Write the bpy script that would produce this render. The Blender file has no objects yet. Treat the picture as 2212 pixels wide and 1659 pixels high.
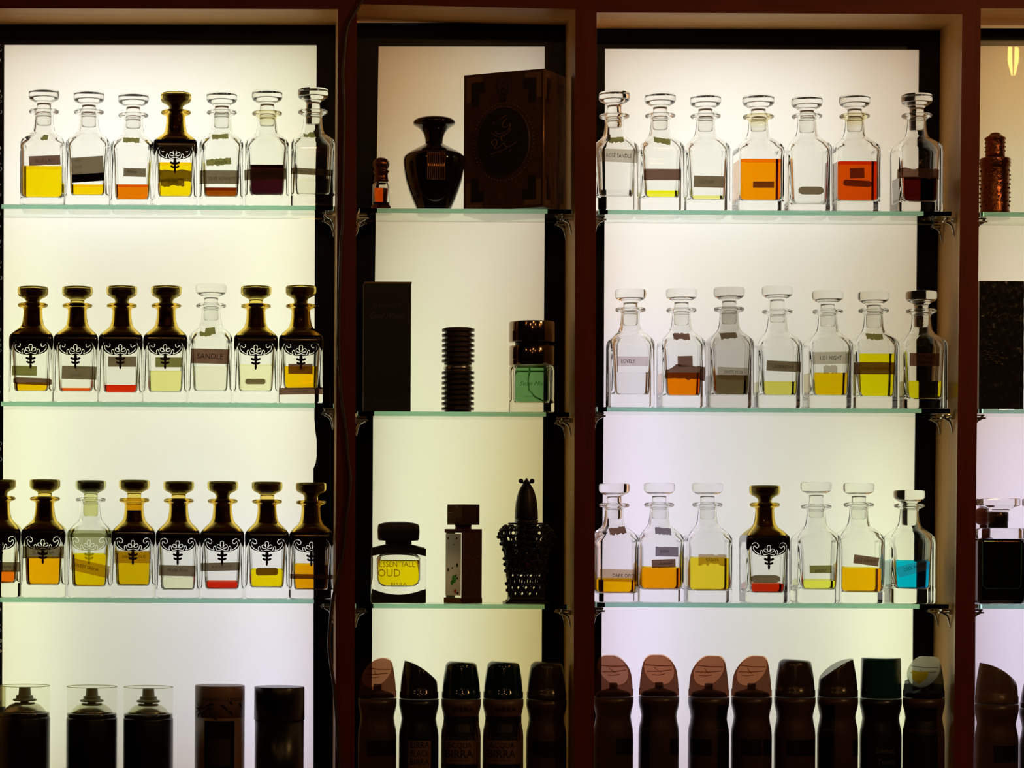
import bpy, math, random
from mathutils import Vector, Matrix, geometry
random.seed(7)
PI = math.pi
SC = bpy.context.scene
COL = SC.collection

# ---------------------------------------------------------------- camera, world, exposure
CAM_D, F_PX, VPX, VPY, EYE, ROLL = 3.2, 5440.0, 550.0, 1140.0, 1.5, 0.005
cam = bpy.data.cameras.new('camera'); cam.sensor_width = 36.0
cam.lens = F_PX / 2212 * 36.0
cam.shift_x = (1106 - VPX) / 2212; cam.shift_y = (VPY - 829.5) / 2212
cam.clip_start = 0.05; cam.clip_end = 50
camo = bpy.data.objects.new('camera', cam); COL.objects.link(camo)
camo.matrix_world = Matrix.Translation((0, -CAM_D, EYE)) @ Matrix.Rotation(-ROLL, 4, 'Y') @ Matrix.Rotation(PI / 2, 4, 'X')
SC.camera = camo
wd = bpy.data.worlds.new('world'); SC.world = wd; wd.use_nodes = True
wd.node_tree.nodes['Background'].inputs[0].default_value = (0.9, 0.45, 0.25, 1)
wd.node_tree.nodes['Background'].inputs[1].default_value = 0.006
SC.view_settings.view_transform = 'Standard'; SC.view_settings.look = 'None'
SC.view_settings.exposure = 0.0; SC.view_settings.gamma = 1.0; SC.view_settings.use_curve_mapping = False
cy = SC.cycles
cy.max_bounces = 17; cy.transmission_bounces = 17; cy.glossy_bounces = 8; cy.diffuse_bounces = 3
cy.transparent_max_bounces = 16; cy.sample_clamp_indirect = 6.0; cy.sample_clamp_direct = 0.0
cy.blur_glossy = 0.3

def W(px, py, Y=0.0):
    """a point measured on the photograph, at distance Y behind the front of the posts"""
    dx, dy = px - VPX, py - VPY; c, s = math.cos(ROLL), math.sin(ROLL)
    k = (CAM_D + Y) / F_PX
    return Vector(((dx * c + dy * s) * k, Y, EYE - (-dx * s + dy * c) * k))

def U(Y): return (CAM_D + Y) / F_PX            # metres per pixel at that distance

def led(px0, px1, py0, py1, grid, Y=0.165, gain=1.0):
    """LED modules of a light box: rows x columns of colours (sRGB)"""
    nr, nc = len(grid), len(grid[0])
    a, b = W(px0, py0, 0.1), W(px1, py1, 0.1)
    w, h = (b.x - a.x) / nc, (a.z - b.z) / nr
    for r in range(nr):
        for c in range(nc):
            col = [lin(v) for v in grid[r][c]]
            k = max(col) ** 0.35; col = [v * k for v in col]; m = max(col)
            L = bpy.data.lights.new('led_module', 'AREA'); L.shape = 'RECTANGLE'
            L.size = w * 1.0; L.size_y = h * 1.0
            L.color = [v / m for v in col]
            L.energy = PI * w * h * m * 2.78 * gain
            o = bpy.data.objects.new('led_module', L); COL.objects.link(o)
            o.location = (a.x + w * (c + .5), Y, a.z - h * (r + .5)); o.rotation_euler = (-PI / 2, 0, 0)

def lin(v):
    v = v / 255.0
    return v / 12.92 if v <= 0.04045 else ((v + 0.055) / 1.055) ** 2.4
def LC(r, g, b): return (lin(r), lin(g), lin(b))

led(-60, 700, 85, 1740, [
    [(244, 240, 222), (255, 251, 242), (252, 250, 236), (240, 243, 210)],
    [(253, 251, 242), (255, 254, 247), (253, 251, 238), (250, 252, 222)],
    [(240, 246, 210), (222, 218, 194), (226, 222, 196), (246, 248, 214)],
    [(242, 250, 212), (228, 226, 196), (236, 234, 206), (246, 250, 220)],
    [(240, 248, 208), (222, 222, 198), (224, 224, 206), (240, 242, 214)],
    [(240, 248, 206), (206, 208, 188), (216, 216, 216), (236, 236, 238)],
    [(236, 244, 204), (200, 202, 184), (206, 206, 206), (230, 228, 246)],
    [(232, 240, 204), (190, 188, 172), (196, 192, 196), (222, 218, 244)]])
led(800, 1190, 85, 1740, [
    [(196, 154, 104), (206, 186, 146), (222, 214, 196)],
    [(206, 186, 142), (218, 210, 180), (224, 216, 196)],
    [(220, 218, 184), (226, 222, 196), (214, 202, 176)],
    [(232, 238, 196), (226, 222, 190), (206, 194, 142)],
    [(236, 242, 206), (226, 226, 186), (206, 194, 128)],
    [(238, 244, 210), (222, 222, 182), (200, 186, 112)],
    [(240, 246, 214), (222, 222, 184), (202, 188, 112)],
    [(220, 224, 190), (206, 202, 160), (190, 176, 104)]])
led(1280, 2010, 90, 1740, [
    [(242, 236, 220), (252, 248, 238), (242, 237, 224), (212, 196, 170)],
    [(252, 250, 242), (252, 250, 242), (240, 236, 224), (218, 208, 186)],
    [(246, 240, 234), (224, 220, 204), (212, 207, 190), (198, 188, 158)],
    [(230, 226, 244), (214, 210, 206), (204, 201, 184), (198, 188, 156)],
    [(232, 224, 250), (214, 212, 212), (210, 210, 190), (230, 236, 200)],
    [(232, 224, 252), (212, 212, 212), (214, 214, 196), (238, 248, 208)],
    [(230, 222, 252), (208, 206, 208), (206, 206, 184), (238, 248, 206)],
    [(224, 216, 246), (204, 196, 204), (200, 198, 178), (226, 236, 194)]])
led(2090, 2640, 85, 1740, [
    [(206, 168, 108), (206, 174, 118)],
    [(204, 194, 152), (214, 200, 164)],
    [(218, 208, 180), (220, 210, 190)],
    [(222, 206, 196), (220, 210, 200)],
    [(226, 214, 234), (222, 212, 226)],
    [(224, 214, 238), (222, 212, 232)],
    [(218, 208, 234), (216, 208, 232)],
    [(206, 196, 222), (206, 196, 222)]])

# ---------------------------------------------------------------- materials
MATS = {}
def nodemat(name):
    m = bpy.data.materials.new(name); m.use_nodes = True
    nt = m.node_tree; nt.nodes.clear()
    out = nt.nodes.new('ShaderNodeOutputMaterial'); MATS[name] = m
    return m, nt, out
def pbr(name, col, rough=0.5, metal=0.0, bump=0.0, bscale=60.0, var=0.0, stretch=None, coat=0.0, spec=0.5):
    if name in MATS: return MATS[name]
    m, nt, out = nodemat(name)
    b = nt.nodes.new('ShaderNodeBsdfPrincipled'); nt.links.new(b.outputs[0], out.inputs[0])
    b.inputs['Base Color'].default_value = (*col, 1); b.inputs['Roughness'].default_value = rough
    b.inputs['Metallic'].default_value = metal; b.inputs['Coat Weight'].default_value = coat
    b.inputs['Specular IOR Level'].default_value = spec
    if var or bump:
        tc = nt.nodes.new('ShaderNodeTexCoord'); mp = nt.nodes.new('ShaderNodeMapping')
        mp.inputs['Scale'].default_value = stretch or (1, 1, 1)
        nz = nt.nodes.new('ShaderNodeTexNoise'); nz.inputs['Scale'].default_value = bscale; nz.inputs['Detail'].default_value = 5
        nt.links.new(tc.outputs['Object'], mp.inputs[0]); nt.links.new(mp.outputs[0], nz.inputs[0])
        if var:
            mx = nt.nodes.new('ShaderNodeMix'); mx.data_type = 'RGBA'
            mx.inputs[6].default_value = (*[c * (1 - var) for c in col], 1)
            mx.inputs[7].default_value = (*[min(1, c * (1 + var)) for c in col], 1)
            nt.links.new(nz.outputs[0], mx.inputs[0]); nt.links.new(mx.outputs[2], b.inputs['Base Color'])
        if bump:
            bp = nt.nodes.new('ShaderNodeBump'); bp.inputs['Strength'].default_value = bump; bp.inputs['Distance'].default_value = 0.002
            nt.links.new(nz.outputs[0], bp.inputs['Height']); nt.links.new(bp.outputs[0], b.inputs['Normal'])
    return m
def glass(name, col, ior=1.45, rough=0.0, absorb=None, dens=0):
    if name in MATS: return MATS[name]
    m, nt, out = nodemat(name)
    g = nt.nodes.new('ShaderNodeBsdfGlass'); g.inputs['Color'].default_value = (*col, 1)
    g.inputs['IOR'].default_value = ior; g.inputs['Roughness'].default_value = rough
    nt.links.new(g.outputs[0], out.inputs[0])
    if absorb:
        v = nt.nodes.new('ShaderNodeVolumeAbsorption'); v.inputs[0].default_value = (*absorb, 1); v.inputs[1].default_value = dens
        nt.links.new(v.outputs[0], out.inputs[1])
    return m
def film(name, tint, diff=(0.2, 0.18, 0.16)):
    """paper or lacquer thin enough for the light box to shine through"""
    if name in MATS: return MATS[name]
    m, nt, out = nodemat(name)
    t = nt.nodes.new('ShaderNodeBsdfTransparent'); d = nt.nodes.new('ShaderNodeBsdfDiffuse'); a = nt.nodes.new('ShaderNodeAddShader')
    t.inputs[0].default_value = (*[c ** 0.5 for c in tint], 1); d.inputs[0].default_value = (*diff, 1)
    nt.links.new(t.outputs[0], a.inputs[0]); nt.links.new(d.outputs[0], a.inputs[1]); nt.links.new(a.outputs[0], out.inputs[0])
    return m
def emit(name, col, s):
    m, nt, out = nodemat(name)
    e = nt.nodes.new('ShaderNodeEmission'); e.inputs[0].default_value = (*col, 1); e.inputs[1].default_value = s
    nt.links.new(e.outputs[0], out.inputs[0]); return m

WOOD_F = pbr('stained_wood', (0.15, 0.020, 0.008), 0.55, spec=0.2, bump=0.25, bscale=12, var=0.4, stretch=(9, 9, 0.8))
WOOD_H = pbr('stained_wood_across', (0.15, 0.020, 0.008), 0.55, spec=0.2, bump=0.25, bscale=12, var=0.4, stretch=(0.8, 9, 9))
WOOD_I = pbr('raw_wood_lit', (0.82, 0.43, 0.13), 0.42, coat=0.25, bump=0.15, bscale=9, var=0.25, stretch=(9, 9, 0.7))  # raw tan wood, lightened further to paint in the light of the panels
WOOD_IH = pbr('raw_wood_lit_across', (0.82, 0.43, 0.13), 0.42, coat=0.25, bump=0.15, bscale=9, var=0.25, stretch=(0.7, 9, 9))
BLACKB = pbr('black_backboard', (0.006, 0.006, 0.007), 0.25, spec=0.12)
BLACKG = pbr('black_gloss', (0.008, 0.006, 0.006), 0.12, coat=0.3)
BLACKM = pbr('black_satin', (0.012, 0.011, 0.012), 0.4)
CHROME = pbr('worn_chrome', (0.55, 0.52, 0.48), 0.22, 1.0, bump=0.1, bscale=300)
GLASS = glass('clear_glass', (0.994, 0.996, 0.988))
GLASS_Y = glass('neck_residue_glass', (0.97, 0.95, 0.84))
GLASS_S = glass('smoky_glass', (0.90, 0.89, 0.87))
AMBER = glass('amber_glass', (0.96, 0.85, 0.42))
OLIVEG = glass('olive_glass', (0.90, 0.90, 0.62))
SHELFG = glass('shelf_glass', (0.99, 1.0, 0.99), 1.5, absorb=(0.36, 0.67, 0.54), dens=20.0)
LACQ = pbr('black_lacquer', (0.008, 0.005, 0.004), 0.15, coat=0.5)
LINING = pbr('brown_lining', (0.030, 0.012, 0.005), 0.25, coat=0.4)
LINING2 = pbr('brown_shoulder_lining', (0.11, 0.065, 0.03), 0.35)
OLIVEF = film('olive_film', (0.22, 0.23, 0.09), (0.02, 0.02, 0.01))
INK = film('ink', (0.01, 0.008, 0.006), (0.01, 0.01, 0.01))
P_DARK = film('paper_dark', (0.16, 0.125, 0.075), (0.06, 0.045, 0.035))
P_MAR = film('paper_maroon', (0.15, 0.085, 0.06), (0.06, 0.035, 0.03))
P_OLI = film('paper_olive', (0.19, 0.18, 0.055), (0.05, 0.045, 0.03))
P_LIL = film('paper_grey', (0.20, 0.17, 0.20), (0.06, 0.05, 0.05))
P_LIT = film('paper_light', (0.52, 0.49, 0.42), (0.06, 0.05, 0.04))
P_PALE = film('paper_pale', (0.68, 0.60, 0.62), (0.06, 0.05, 0.05))
P_TAN = film('paper_tan', (0.55, 0.42, 0.28), (0.05, 0.04, 0.03))
P_CYAN = film('paper_cyan', (0.40, 0.62, 0.66), (0.05, 0.05, 0.05))
P_BLK = film('paper_black', (0.004, 0.002, 0.002), (0.01, 0.01, 0.01))
PAPERS = dict(d=P_DARK, m=P_MAR, o=P_OLI, g=P_LIL, l=P_LIT, p=P_PALE, t=P_TAN, c=P_CYAN, k=P_BLK)

def liquid_mat(rgb):
    key = 'liquid_%d_%d_%d' % rgb
    if key in MATS: return MATS[key]
    k = (1, 0.86 if rgb[0] > rgb[1] and rgb[2] < 60 else 1, 1)
    c = [min(0.99, max(0.0008, lin(v) * w_ / 0.74)) ** 0.5 for v, w_ in zip(rgb, k)]
    return glass(key, c, 1.36)

# light panel of the light boxes: opal acrylic, lit from behind by the LED modules
def acrylic():
    m, nt, out = nodemat('opal_acrylic')
    t = nt.nodes.new('ShaderNodeBsdfTranslucent'); t.inputs[0].default_value = (0.93, 0.93, 0.92, 1)
    g = nt.nodes.new('ShaderNodeBsdfGlossy'); g.inputs['Roughness'].default_value = 0.012
    f = nt.nodes.new('ShaderNodeFresnel'); f.inputs[0].default_value = 1.45
    mx = nt.nodes.new('ShaderNodeMixShader')
    nt.links.new(f.outputs[0], mx.inputs[0]); nt.links.new(t.outputs[0], mx.inputs[1]); nt.links.new(g.outputs[0], mx.inputs[2])
    nt.links.new(mx.outputs[0], out.inputs[0]); return m
ACRYL = acrylic()

# ---------------------------------------------------------------- mesh builder
class MB:
    def __init__(s): s.v = []; s.f = []; s.m = []; s.s = []
    def add(s, vs, fs, mi=0, smooth=True):
        o = len(s.v); s.v += [tuple(v) for v in vs]
        for f in fs: s.f.append([i + o for i in f]); s.m.append(mi); s.s.append(smooth)
        return s
    def box(s, x0, x1, y0, y1, z0, z1, mi=0, bev=0.0):
        if bev:
            b = bev
            r0 = [(x0+b,y0+b,z0),(x1-b,y0+b,z0),(x1-b,y1-b,z0),(x0+b,y1-b,z0)]
            def ring(z): return [(x0+b,y0,z),(x1-b,y0,z),(x1,y0+b,z),(x1,y1-b,z),(x1-b,y1,z),(x0+b,y1,z),(x0,y1-b,z),(x0,y0+b,z)]
            def ringi(z): return [(x0+b,y0+b*.3,z),(x1-b,y0+b*.3,z),(x1-b*.3,y0+b,z),(x1-b*.3,y1-b,z),(x1-b,y1-b*.3,z),(x0+b,y1-b*.3,z),(x0+b*.3,y1-b,z),(x0+b*.3,y0+b,z)]
            return s.loft([ringi(z0), ring(z0+b), ring(z1-b), ringi(z1)], mi=mi, smooth=False)
        v = [(x0,y0,z0),(x1,y0,z0),(x1,y1,z0),(x0,y1,z0),(x0,y0,z1),(x1,y0,z1),(x1,y1,z1),(x0,y1,z1)]
        return s.add(v, [(0,3,2,1),(4,5,6,7),(0,1,5,4),(1,2,6,5),(2,3,7,6),(3,0,4,7)], mi, False)
    def loft(s, rings, cap0=True, cap1=True, mi=0, smooth=True, mis=None):
        n = len(rings[0]); o = len(s.v)
        for r in rings: s.v += [tuple(p) for p in r]
        for i in range(len(rings) - 1):
            for j in range(n):
                k = (j + 1) % n
                s.f.append([o+i*n+j, o+i*n+k, o+(i+1)*n+k, o+(i+1)*n+j]); s.m.append(mis[i] if mis else mi); s.s.append(smooth)
        if cap0: s.f.append([o + j for j in reversed(range(n))]); s.m.append(mis[0] if mis else mi); s.s.append(False)
        if cap1: s.f.append([o + (len(rings)-1)*n + j for j in range(n)]); s.m.append(mis[-1] if mis else mi); s.s.append(False)
        return s
    def lathe(s, prof, n=32, mi=0, c=(0, 0), smooth=True, mis=None, cap=True, ph=0):
        rings = [[(c[0] + max(r, 1e-6) * math.cos(2*PI*j/n+ph), c[1] + max(r, 1e-6) * math.sin(2*PI*j/n+ph), z) for j in range(n)] for r, z in prof]
        return s.loft(rings, cap, cap, mi, smooth, mis)
    def prism(s, poly, y0, y1, mi=0):
        """poly: (x, z) counter-clockwise seen from the front (-y)"""
        n = len(poly); v = [(x, y0, z) for x, z in poly] + [(x, y1, z) for x, z in poly]
        f = [list(range(n)), [n + i for i in reversed(range(n))]] + [[i, n+i, n+(i+1) % n, (i+1) % n] for i in range(n)]
        return s.add(v, f, mi, False)
    def prism_z(s, poly, z0, z1, mi=0):
        n = len(poly); v = [(x, y, z0) for x, y in poly] + [(x, y, z1) for x, y in poly]
        f = [list(reversed(range(n))), [n + i for i in range(n)]] + [[i, (i+1) % n, n+(i+1) % n, n+i] for i in range(n)]
        return s.add(v, f, mi, False)
    def tube(s, path, r, n=6, mi=0, closed=False):
        P = [Vector(p) for p in path]; m = len(P); rings = []
        for i in range(m):
            a = P[(i - 1) % m] if (closed or i > 0) else P[i]
            b = P[(i + 1) % m] if (closed or i < m - 1) else P[i]
            t = (b - a).normalized() if (b - a).length > 1e-9 else Vector((0, 0, 1))
            up = Vector((0, 1, 0)) if abs(t.y) < 0.9 else Vector((1, 0, 0))
            u = t.cross(up).normalized(); w = u.cross(t)
            rr_ = r[i] if isinstance(r, (list, tuple)) else r
            rings.append([P[i] + (u * math.cos(2*PI*k/n) + w * math.sin(2*PI*k/n)) * rr_ for k in range(n)])
        if closed: rings.append(rings[0])
        return s.loft(rings, not closed, not closed, mi)
    def ball(s, c, r, n=12, mi=0, sz=1.0):
        k = n // 2
        rings = [[(c[0] + r*math.sin(PI*i/k)*math.cos(2*PI*j/n), c[1] + r*math.sin(PI*i/k)*math.sin(2*PI*j/n), c[2] - r*sz*math.cos(PI*i/k)) for j in range(n)] for i in range(1, k)]
        o = len(s.v); s.loft(rings, False, False, mi)
        s.v += [(c[0], c[1], c[2]-r*sz), (c[0], c[1], c[2]+r*sz)]; a = len(s.v) - 2
        for j in range(n):
            s.f.append([a, o+(j+1) % n, o+j]); s.m.append(mi); s.s.append(True)
            q = o + (k-2)*n; s.f.append([a+1, q+j, q+(j+1) % n]); s.m.append(mi); s.s.append(True)
        return s
    def xform(s, M, start=0):
        for i in range(start, len(s.v)): s.v[i] = tuple(M @ Vector(s.v[i]))
        return s
    def mesh(s, name, mats):
        me = bpy.data.meshes.new(name); me.from_pydata(s.v, [], s.f)
        for m in (mats if isinstance(mats, (list, tuple)) else [mats]): me.materials.append(m)
        me.polygons.foreach_set('material_index', s.m); me.polygons.foreach_set('use_smooth', s.s)
        me.validate(); me.update(); return me

def obj(name, mb, mats=None, parent=None, label=None, loc=None):
    me = mb.mesh(name, mats) if isinstance(mb, MB) else mb
    o = bpy.data.objects.new(name, me); COL.objects.link(o)
    if parent: o.parent = parent
    if loc: o.location = loc
    if label: o['label'] = label
    return o
def thing(name, label, cat, loc, group=None, rz=0.0):
    o = bpy.data.objects.new(name, None); COL.objects.link(o); o.empty_display_size = 0.02
    o.location = loc; o.rotation_euler = (0, 0, rz); o['label'] = label; o['category'] = cat
    if group: o['group'] = group
    return o
def tag(o, label, cat, group=None):
    o['label'] = label; o['category'] = cat
    if group: o['group'] = group
    return o
def struct(o): o['kind'] = 'structure'; return o

def rrect(a, r, z, n=5, b=None, cx=0, cyy=0):
    b = a if b is None else b; r = min(r, a * 0.985, b * 0.985)
    pts = []
    for (sx, sy, a0) in ((1, 1, 0), (-1, 1, 90), (-1, -1, 180), (1, -1, 270)):
        ox, oy = sx * (a - r), sy * (b - r)
        arc = [(ox + r*math.cos(math.radians(a0 + 90*i/n)), oy + r*math.sin(math.radians(a0 + 90*i/n))) for i in range(n+1)]
        f = 0.96
        if a0 in (0, 180):
            pre = (arc[0][0], oy * f); post = (ox * f, arc[-1][1])
        else:
            pre = (ox * f, arc[0][1]); post = (arc[-1][0], oy * f)
        pts += [pre] + arc + [post]
    return [(x + cx, y + cyy, z) for x, y in pts]

def text_mesh(body, h, shear=0.0, spacing=1.0):
    cu = bpy.data.curves.new('txt', 'FONT'); cu.body = body; cu.size = h / 0.70; cu.shear = shear
    cu.align_x = 'CENTER'; cu.align_y = 'CENTER'; cu.resolution_u = 2; cu.space_character = spacing
    t = bpy.data.objects.new('txt', cu); COL.objects.link(t)
    dg = bpy.context.evaluated_depsgraph_get(); me = bpy.data.meshes.new_from_object(t.evaluated_get(dg))
    vs = [v.co.copy() for v in me.vertices]; fs = [list(p.vertices) for p in me.polygons]
    bpy.data.objects.remove(t); bpy.data.curves.remove(cu); bpy.data.meshes.remove(me)
    return vs, fs
def put_text(mb, body, h, place, width=None, shear=0.0, spacing=1.0, mi=0):
    vs, fs = text_mesh(body, h, shear, spacing)
    if not vs: return
    xs = [v.x for v in vs]; ys = [v.y for v in vs]
    cx, cz = (min(xs)+max(xs))/2, (min(ys)+max(ys))/2
    k = width / max(1e-6, max(xs)-min(xs)) if width else 1.0
    mb.add([place((v.x-cx)*k, v.y-cz) for v in vs], fs, mi, False)

# ---------------------------------------------------------------- the setting
fl = MB().box(-4, 5, -6, 0.4, -0.05, 0); struct(obj('floor', fl, pbr('floor_tiles', (0.08, 0.06, 0.05), 0.4, var=0.3, bscale=3)))
wl = MB().box(-4, 5, 0.30, 0.40, 0, 3.0); struct(obj('wall_back', wl, pbr('dark_plaster', (0.05, 0.04, 0.035), 0.8, bump=0.3, bscale=20)))
ce = MB().box(-4, 5, -6, 0.4, 3.0, 3.05); struct(obj('ceiling', ce, pbr('dark_ceiling', (0.04, 0.03, 0.025), 0.8, bump=0.2, bscale=10)))

# ---------------------------------------------------------------- the cabinet
cab = thing('display_cabinet', 'dark stained wooden wall cabinet with backlit bays and glass shelves', 'cabinet', (0, 0, 0))
BD = 0.104                       # inside depth of a bay
ZT = W(1000, -60, 0).z
def post(xl0, xl1, xr0, xr1):
    """left and right front edges in pixels at the top and at the bottom of the photo"""
    a0, a1, b0, b1 = W(xl0, 0), W(xl1, 1659), W(xr0, 0), W(xr1, 1659)
    def at(p, q, z): return p.x + (q.x - p.x) * (z - p.z) / (q.z - p.z)
    z0, z1 = 0.0, ZT
    zt, zb = a0.z, a1.z
    mb = MB()
    def r(z):
        zz = max(z, zb - 0.1); return [(at(a0, a1, zz), 0, z), (at(b0, b1, zz), 0, z), (at(b0, b1, zz), BD + .09, z), (at(a0, a1, zz), BD + .09, z)]
    rings = [r(z0), r(zb - 0.1), r(z1)]
    o = len(mb.v)
    for rg in rings: mb.v += rg
    for i in range(2):
        for j in range(4):
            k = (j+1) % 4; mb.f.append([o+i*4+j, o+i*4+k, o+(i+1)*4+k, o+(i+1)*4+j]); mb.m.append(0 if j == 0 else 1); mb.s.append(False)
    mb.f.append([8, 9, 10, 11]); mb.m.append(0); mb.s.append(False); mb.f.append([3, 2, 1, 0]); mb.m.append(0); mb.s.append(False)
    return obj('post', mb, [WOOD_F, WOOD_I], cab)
post(-115, -121, -65, -71)
post(730, 724, 771, 766); post(1243, 1239, 1289, 1283); post(2079, 2060, 2119, 2103); post(2640, 2630, 2684, 2674)
BAYS = dict(L=(-65, 730, 18, 20), M=(771, 1243, 9, 20), R=(1289, 2079, 27, 31), F=(2119, 2640, 18, 20))
for k, (xa, xb, ya, yb) in BAYS.items():
    a, b = W(xa, ya, 0), W(xb, yb, 0); mb = MB()
    x0, x1 = a.x, b.x
    v = [(x0, 0, a.z), (x1, 0, b.z), (x1, BD+.09, b.z), (x0, BD+.09, a.z), (x0, 0, ZT), (x1, 0, ZT), (x1, BD+.09, ZT), (x0, BD+.09, ZT)]
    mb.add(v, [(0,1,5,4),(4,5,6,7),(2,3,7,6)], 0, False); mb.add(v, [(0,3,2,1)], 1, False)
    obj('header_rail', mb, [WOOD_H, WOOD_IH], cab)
# the dark cover strip across the tops of the posts belongs to the frame
tr = MB().box(W(-115, 0).x, W(2684, 0).x, -0.001, BD+.09, ZT, ZT+0.05); obj('top_rail', tr, WOOD_H, cab)

def board(xa, xb, top, inner, gap_top=None, name='backboard'):
    """black board with the opening of the light box; inner = outline of the opening (px), open downwards"""
    mb = MB(); Y = BD - .002; zb = 1.10
    a, b = W(xa, top, Y), W(xb, top, Y)
    L = [W(p[0], p[1], Y) for p in inner['left']]; R = [W(p[0], p[1], Y) for p in inner['right']]
    tl, trr = L[0], R[0]
    def quad(p, q, r, s_, t=0.003):
        v = [(c.x, y, c.z) for y in (Y, Y + t) for c in (p, q, r, s_)]
        mb.add(v, [(0,3,2,1),(4,5,6,7),(0,1,5,4),(1,2,6,5),(2,3,7,6),(3,0,4,7)], 0, False)
    def vec(x, z): return Vector((x, Y, z))
    quad(vec(a.x, a.z), vec(b.x, b.z), vec(b.x, trr.z), vec(a.x, tl.z))
    for i in range(len(L)-1): quad(vec(a.x, L[i].z), L[i], L[i+1], vec(a.x, L[i+1].z))
    for i in range(len(R)-1): quad(R[i], vec(b.x, R[i].z), vec(b.x, R[i+1].z), R[i+1])
    return obj(name, mb, BLACKB, cab)
board(-64, 728, 44, dict(left=[(9, 97), (8, 440), (7, 900), (5, 1300), (4, 1730)],
      right=[(684, 97), (683, 300), (680, 460), (679, 870), (679, 905), (681, 930), (684, 950), (684, 985), (682, 1000), (677, 1012), (677, 1040), (677, 1300), (677, 1730)]))
board(771, 1243, 49, dict(left=[(818, 100), (812, 460), (806, 880), (804, 1300), (802, 1730)],
      right=[(1177, 100), (1177, 460), (1174, 880), (1171, 1300), (1169, 1730)]))
board(1289, 2079, 52, dict(left=[(1307, 105), (1306, 460), (1304, 880), (1300, 1300), (1298, 1730)],
      right=[(1986, 107), (1982, 460), (1978, 880), (1973, 1300), (1971, 1730)]))
board(2100, 2640, 61, dict(left=[(2110, 99), (2100, 1730)], right=[(2560, 97), (2550, 1730)]))
for (xa, xb) in ((-40, 726), (775, 1236), (1284, 2070), (2115, 2636)):
    a, b = W(xa, 42, BD), W(xb, 1725, BD)
    mb = MB().box(a.x, b.x, BD + .002, BD + .004, b.z, a.z); obj('light_panel', mb, ACRYL, cab, 'glowing white acrylic panel')
    mb = MB().box(a.x, b.x, 0.185, 0.192, b.z, a.z); obj('light_box_back', mb, BLACKM, cab)
SHZ = W(1106, 1722, .05).z
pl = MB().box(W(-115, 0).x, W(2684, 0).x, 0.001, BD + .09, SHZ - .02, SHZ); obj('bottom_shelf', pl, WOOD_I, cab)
bp = MB().box(W(-60, 0).x, W(2650, 0).x, 0.004, 0.02, 0.0, SHZ - .02); obj('lower_front', bp, WOOD_H, cab)

# glass shelves and brackets
SH = {}
shelf_label = dict(L='left bay', M='narrow middle bay', R='wide right bay', F='bay cut off at the right edge')
lvl = {1: 'top', 2: 'middle', 3: 'lowest'}
for key, (xa, xb, ym, yx) in {'L1': (-40, 721, 443, 350), 'L2': (-40, 721, 869.3, 350), 'L3': (-40, 719, 1292.5, 350),
        'M1': (776, 1236, 451, 1000), 'M2': (772, 1232, 889.5, 1000), 'M3': (768, 1226, 1305, 1000),
        'R1': (1293, 2056, 455, 1670), 'R2': (1289, 2053, 881, 1670), 'R3': (1286, 2050, 1303.5, 1670),
        'F1': (2118, 2630, 458, 2160), 'F2': (2114, 2630, 883.5, 2160), 'F3': (2114, 2618, 1305.5, 2160)}.items():
    z = W(yx, ym, 0.006).z; SH[key] = z
    x0, x1 = W(xa, ym, .006).x, W(xb, ym, .006).x
    mb = MB().box(x0, x1, 0.006, 0.098, z - 0.0058, z, bev=0.0006)
    o = obj('glass_shelf', mb, SHELFG)
    tag(o, '%s glass shelf with a green edge in the %s' % (lvl[int(key[1])], shelf_label[key[0]]), 'shelf', 'green edged glass shelves')

def make_bracket():
    t = thing('shelf_bracket', 'x', 'bracket', (0, 0, 0), 'chrome shelf brackets')
    u = U(.02)
    mb = MB()                                   # clamp under the glass, wall at x = 0, reaching to +x
    mb.box(0, 22*u, -.006, .006, -4*u, -0.6*u, bev=.0005)
    mb.box(2*u, 26*u, -.004, .004, -10*u, -6.5*u, bev=.0005)
    mb.box(0, 6*u, -.005, .005, -12*u, -2*u)
    obj('clamp', mb, CHROME, t)
    mb = MB(); mb.lathe([(2.6*u, -9*u), (3.6*u, -8.6*u), (3.6*u, -5*u), (2*u, -4*u)], 12, c=(19*u, 0)); obj('screw', mb, CHROME, t)
    mb = MB()
    pts = [(22*u, 0, -7*u), (16*u, 0, -10*u), (10*u, 0, -13*u), (6*u, 0, -18*u), (3.4*u, 0, -26*u), (2*u, 0, -36*u), (1.5*u, 0, -42*u)]
    mb.tube(pts, [2.4*u, 3*u, 3*u, 2.6*u, 2.2*u, 1.8*u, .8*u], 8); obj('arm', mb, CHROME, t)
    return t
br0 = make_bracket(); first = True
side_w = {'L': ('right', 725), 'M': ('both', 0), 'R': ('both', 0), 'F': ('left', 2116)}
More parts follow.
